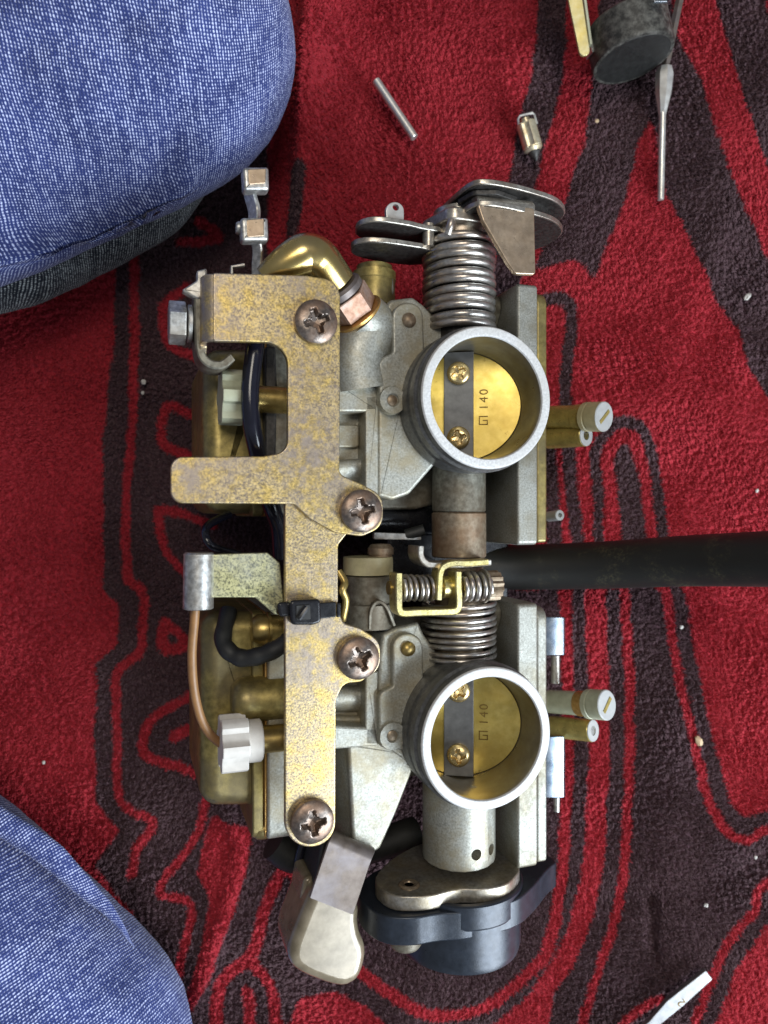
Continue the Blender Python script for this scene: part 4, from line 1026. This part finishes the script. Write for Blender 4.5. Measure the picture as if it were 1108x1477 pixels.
# zinc clips behind the lower cover
for (y0, y1, zz) in [(890, 945, 150), (1062, 1150, 140)]:
    P = [LW(786, (y0 + y1) / 2, zz + 6), LW(800, (y0 + y1) / 2, zz + 6), LW(811, (y0 + y1) / 2, zz), LW(813, (y0 + y1) / 2, zz - 22)]
    mk('cover_clip', MB().strip(P, BX * (y1 - y0) * sc(zz), 5, 1), M['hinge_steel'], carb)
mk('clip_pin', MB().tube([LW(801, 945, 120), LW(801, 985, 120)], 8, 14), M['galv'], carb)
mk('clip_pin', MB().tube([LW(803, 1150, 130), LW(803, 1170, 130)], 5, 14), M['galv'], carb)

# ---- bottom: shaft boss, sensor plate, black throttle sensor
lb = cyl(1140, 1262, 57, 'cast', 'shaft_boss', None, SH + 57, 18)
for (x_, y_) in [(675, 1233), (704, 1229)]:
    # radial holes drilled in the boss
    a_ = (x_ - 672) * 1.05; ang = math.asin(max(-1, min(1, a_ / 57)))
    d = Vector((math.sin(ang), 0, math.cos(ang))); bq = Q(x_, y_, SH + 52)[1]
    cut(lb, MB().lathe(Vector((0, bq, SH)) + d * 30, d, [(8.5, 0), (8.5, 50)], 20))
bs = Q(680, 1283, -20)[1]
sp_ = soft([(-96, -150, 40), (-20, -192, 60), (70, -170, 50), (92, -110, 30), (86, -52, 24), (40, -14, 40), (-4, -16, 14), (-34, -30, 12), (-84, -22, 34), (-136, -40, 36), (-146, -96, 30)])
pl_ = mk('sensor_plate', MB().plate(sp_, bs - 22, bs, 2.5, mapB, both=True), M['sensor_plate'], carb)
mk('plate_rivet', MB().lathe((-98, bs - 2, -62), BX, [(16, 0), (16, 3), (13, 5), (8, 4), (7, 2), (0, 2)], 28), M['cast_brown'], pl_)
tp_ = soft([(-160, -130), (-100, -180), (110, -180), (160, -140), (176, -120), (176, -96), (150, -82), (100, -40), (50, -8), (-30, -6), (-70, -16), (-110, -16), (-150, -34), (-166, -80)])
ts = mk('throttle_sensor', MB().lathe(shaft(bs - 24), BX, [(60, 0), (92, -1), (95, -4), (95.5, -84), (93, -94), (84, -99), (0, -100)], 72), M['black_body'], carb)
mk('sensor_flange', MB().plate(tp_, bs - 64, bs - 23, 3, mapB, both=True), M['black_body'], ts)
mk('sensor_rim', MB().lathe(shaft(bs - 22.5), BX, [(97, -30), (99, -26), (99, 4), (97, 6), (90, 6), (90, -4)], 72), M['black_body'], ts)
mk('sensor_bolt', MB().lathe((-104, bs - 64, -62), -BX, [(22, 0), (22, 4), (25, 5), (25, 18), (21, 24), (0, 26)], 28), M['cast_dark'], ts)
# ---- bottom left: starter plunger boot with its spring clip
boot_o = [(455, 1270, 10), (520, 1298, 10), (517, 1340, 20), (531, 1372, 16), (520, 1414, 18), (492, 1428, 14), (424, 1402, 20), (414, 1375, 18), (432, 1325, 10)]
bo = mk('plunger_boot', MB().plate([Q(x, y, -70) for x, y in soft(boot_o, 2)], -165, -66, 15, both=True, seg=6), M['boot'], carb)
mk('boot_shoulder', MB().plate(pq([(440, 1262, 10), (470, 1272, 10), (446, 1340, 12), (428, 1330, 12)], -92), -160, -92, 6, both=True, seg=4), M['boot'], bo)
# clip: folded strip
dr = (Q3(436 + 42, 1308, -64) - Q3(505, 1226, -64)).normalized(); wd_ = Q3(545, 1240, -64) - Q3(484, 1214, -64)
cpth = [Q3(470 + 34, 1216, -112), Q3(508, 1212, -86), Q3(510, 1215, -70), Q3(506, 1224, -60), Q3(500, 1240, -58), Q3(478, 1306, -60)]
mk('boot_clip', MB().strip(smooth_path(cpth, 6), wd_, 5, 1), M['clip'], bo)
mk('clip_side', MB().plate(pq([(466, 1204, 4), (487, 1214, 4), (470, 1292, 4), (452, 1284, 4)], -78), -150, -78, 4), M['black_rubber'], bo)
mk('boot_wire', MB().tube(smooth_path([Q3(440, 1205, -150), Q3(430, 1250, -160), Q3(440, 1300, -180)], 6), 7, 12), M['black_vinyl'], carb)
mk('wire_bundle', MB().tube(smooth_path([Q3(395, 1215, -200), Q3(430, 1235, -200), Q3(520, 1225, -210), Q3(600, 1200, -220)], 8), 26, 16), M['black_rubber'], carb)

# ================================================================== LOOSE THINGS
hose = mk('rubber_hose', MB().tube(smooth_path([W(590, 818, 70), W(680, 818, 80), W(760, 818, 92), W(870, 815, 150), W(990, 809, 240), W(1108, 806, 345), W(1260, 802, 470)], 10), 40, 36), M['hose'], org=W(680, 818, 40))
tag(hose, 'thick black rubber hose running from between the carburetors to the right edge', 'hose')

p0, p1 = W(542, 116, 17), W(598, 199, 17)
fp = mk('steel_pin', MB().lathe(p0, p1 - p0, [(0, 0), (6.5, 0), (8, 1.5), (8, (p1 - p0).length - 1.5), (6.5, (p1 - p0).length), (0, (p1 - p0).length)], 24), M['steel'], org=(p0 + p1) / 2 - Vector((0, 0, 7)))
tag(fp, 'thin straight steel float pin lying diagonally on red fleece', 'pin')

# needle valve
nv = empty('needle_valve', W(766, 198, 8), label='small brass float needle valve with wire clip and dark pointed tip', cat='valve')
ORG[nv] = W(766, 198, 8)
A, B = W(757, 172, 26), W(774, 232, 22); d = (B - A).normalized(); L = (B - A).length
s1 = d.cross(Vector((0, 0, 1))).normalized(); s2 = s1.cross(d)
flut = [((18.5 - (3.2 if (i % 8) >= 5 else 0)) * math.cos(2 * math.pi * i / 32), (18.5 - (3.2 if (i % 8) >= 5 else 0)) * math.sin(2 * math.pi * i / 32)) for i in range(32)]
mk('valve_body', MB().plate(flut, 8, L * .70, 2, lambda x, y, h: A + d * h + s1 * x + s2 * y, both=True), M['valve'], nv)
mk('valve_neck', MB().lathe(A, d, [(0, 0), (9, 0), (9, 8), (17, 9), (17, 11)], 24), M['valve'], nv)
mk('valve_shoulder', MB().lathe(A, d, [(17, L * .68), (17, L * .72), (12, L * .78), (11, L * .80)], 28), M['valve'], nv)
mk('valve_tip', MB().lathe(A, d, [(12, L * .79), (11, L * .83), (2, L * 1.0), (0, L * 1.005)], 28), M['grimy'], nv)
P = [A + d * 16 - s1 * 18 + s2 * 4, A + d * 0 - s1 * 17 + s2 * 6, A - d * 4 - s1 * 14 + s2 * 8, A - d * 5 + s1 * 10 + s2 * 8, A - d * 1 + s1 * 14 + s2 * 6, A + d * 9 + s1 * 15 + s2 * 4]
mk('wire_clip', MB().tube(P, 2.4, 8), M['steel'], nv)

# black float with its pale hinge arm, top right
fl_ = empty('float', W(905, 70, 10), label='round black carburetor float with a pale yellow metal arm at the top edge', cat='float')
ORG[fl_] = W(905, 70, 10)
dn = (W(922, 118, 55) - W(905, 32, 100)).normalized()
A = W(908, 60, 76)
dn = Vector((.2, -.98, .03)).normalized()
mk('float_body', MB().lathe(A, dn, [(0, -34), (68, -34), (72, -30), (72, 28), (70, 33), (66, 34), (62, 33), (0, 33)], 64), M['puck'], fl_)
mk('float_face', MB().lathe(A, dn, [(0, 33.8), (64, 33.8), (66, 32)], 64), M['black_rubber'], fl_)
P0, P1 = W(822, -40, 118), W(842, 78, 92)
fa_w = (W(850, 75, 96) - W(829, 79, 96)) * 1.05; fa_d = (P1 - P0).normalized(); fa_s = fa_w.normalized(); fa_n = fa_s.cross(fa_d).normalized(); hw_ = fa_w.length / 2; fa_l = (P1 - P0).length
mk('float_arm', MB().plate(rp([(-hw_, 0), (hw_, 0), (hw_ * .8, fa_l + 4, 9), (-hw_ * .6, fa_l + 4, 9)]), -3.5, 3.5, 1.5, lambda x, y, h: P0 + fa_s * x + fa_d * y + fa_n * h, both=True), M['float_arm'], fl_)
mk('arm_flange', MB().strip([W(836, -40, 104), W(851, 70, 84)], Vector((3, 0, -26)), 5, 1), M['nylon_old'], fl_)
mk('arm_end', MB().strip([W(848, 62, 80), W(853, 80, 78)], Vector((6, 0, 22)), 8, 1), M['galv'], fl_)
mk('float_tag', MB().plate([(-11, -8), (11, -8), (11, 8), (-11, 8)], 0, 4, 1, lambda x, y, h: W(952, -2, 158) + Vector((x, y, h))), M['hinge_steel'], fl_)

# fine steel screwdriver lying beside the float
sd = empty('precision_screwdriver', W(955, 190, 8), label='thin steel precision screwdriver beside the black float, tip pointing down', cat='screwdriver')
ORG[sd] = W(955, 190, 8)
mk('blade_shaft', MB().lathe(W(956, 150, 30), W(953, 283, 12) - W(956, 150, 30), [(6.2, 0), (6.2, 168), (5.6, 171), (0, 171.5)], 20), M['steel'], sd)
mk('taper', MB().lathe(W(959, 96, 40), W(956, 154, 29) - W(959, 96, 40), [(0, 0), (13, 1), (17, 14), (15, 45), (9.5, 70), (6.6, 84)], 8), M['steel'], sd)
mk('handle', MB().lathe(W(976, 20, 52), W(959, 100, 40) - W(976, 20, 52), [(8, -120), (8, 10), (8, 70), (7, 100), (10, 106)], 6), M['clip'], sd)

# flat blade with the figure 2, bottom right corner
fb = empty('flat_screwdriver', W(985, 1445, 10), label='pale flat screwdriver blade stamped 2 in the bottom right corner', cat='screwdriver')
ORG[fb] = W(985, 1445, 10)
zz = 34
bl_p = [tuple(W(x, y, zz))[:2] for x, y in rp([(1018, 1400, 2), (1028, 1413, 2), (985, 1452, 4), (948, 1482), (860, 1560), (845, 1545), (936, 1474), (962, 1444, 6)])]
mk('blade', MB().plate(bl_p, zz - 9, zz, 1.5), M['tool'], fb)
t2 = text_mesh('2', 21 * S); t2.materials.append(M['stamp'])
put('stamped_number', t2, None, fb, W(990, 1447, zz + .6), Matrix.Rotation(math.radians(125), 3, 'Z'))

# lint and crumbs
def speck(u_, v_, r_, mat, label, seed, cat='crumb', st=(1, 1, .6)):
    bm = bmesh.new(); bmesh.ops.create_icosphere(bm, subdivisions=2, radius=r_ * S)
    for q in bm.verts:
        q.co *= 1 + .5 * mnoise.noise(q.co / S * .25 + Vector((seed, 0, 0)))
        q.co = Vector((q.co.x * st[0], q.co.y * st[1], q.co.z * st[2]))
    me = bpy.data.meshes.new('crumb'); bm.to_mesh(me); bm.free(); me.materials.append(mat)
    o = bpy.data.objects.new('crumb', me); COL.objects.link(o); o.location = W(u_, v_, 9) * S; o.rotation_euler = (0, 0, seed)
    tag(o, label, cat)
speck(1078, 428, 8, M['lint'], 'frayed white lint tuft on the dark band near the right edge', 1, 'lint', (1, .6, .5))
speck(1008, 1069, 9, M['crumb'], 'tan crumb on the dark stripe at the lower right', 2, 'crumb', (1.2, .7, .6))
speck(207, 551, 5, M['lint'], 'tiny white crumb left of the white adjuster knob', 3)
speck(206, 567, 3.4, M['lint'], 'smaller white crumb just below another left of the adjuster knob', 4)
speck(861, 174, 3.6, M['crumb'], 'tiny tan crumb below the black float', 5)
speck(983, 905, 3.6, M['lint'], 'tiny white crumb at the right, just below the hose', 6)
speck(1019, 1306, 4, M['lint'], 'tiny white crumb above the stamped screwdriver blade', 7)
speck(1092, 708, 3.4, M['lint'], 'tiny white crumb on red fleece above the hose by the right edge', 8)
speck(1090, 1237, 3.2, M['lint'], 'tiny white crumb near the right edge below the curved red line', 9)
speck(63, 1100, 3.2, M['lint'], 'tiny pale crumb on red fleece above the lower knee', 10)
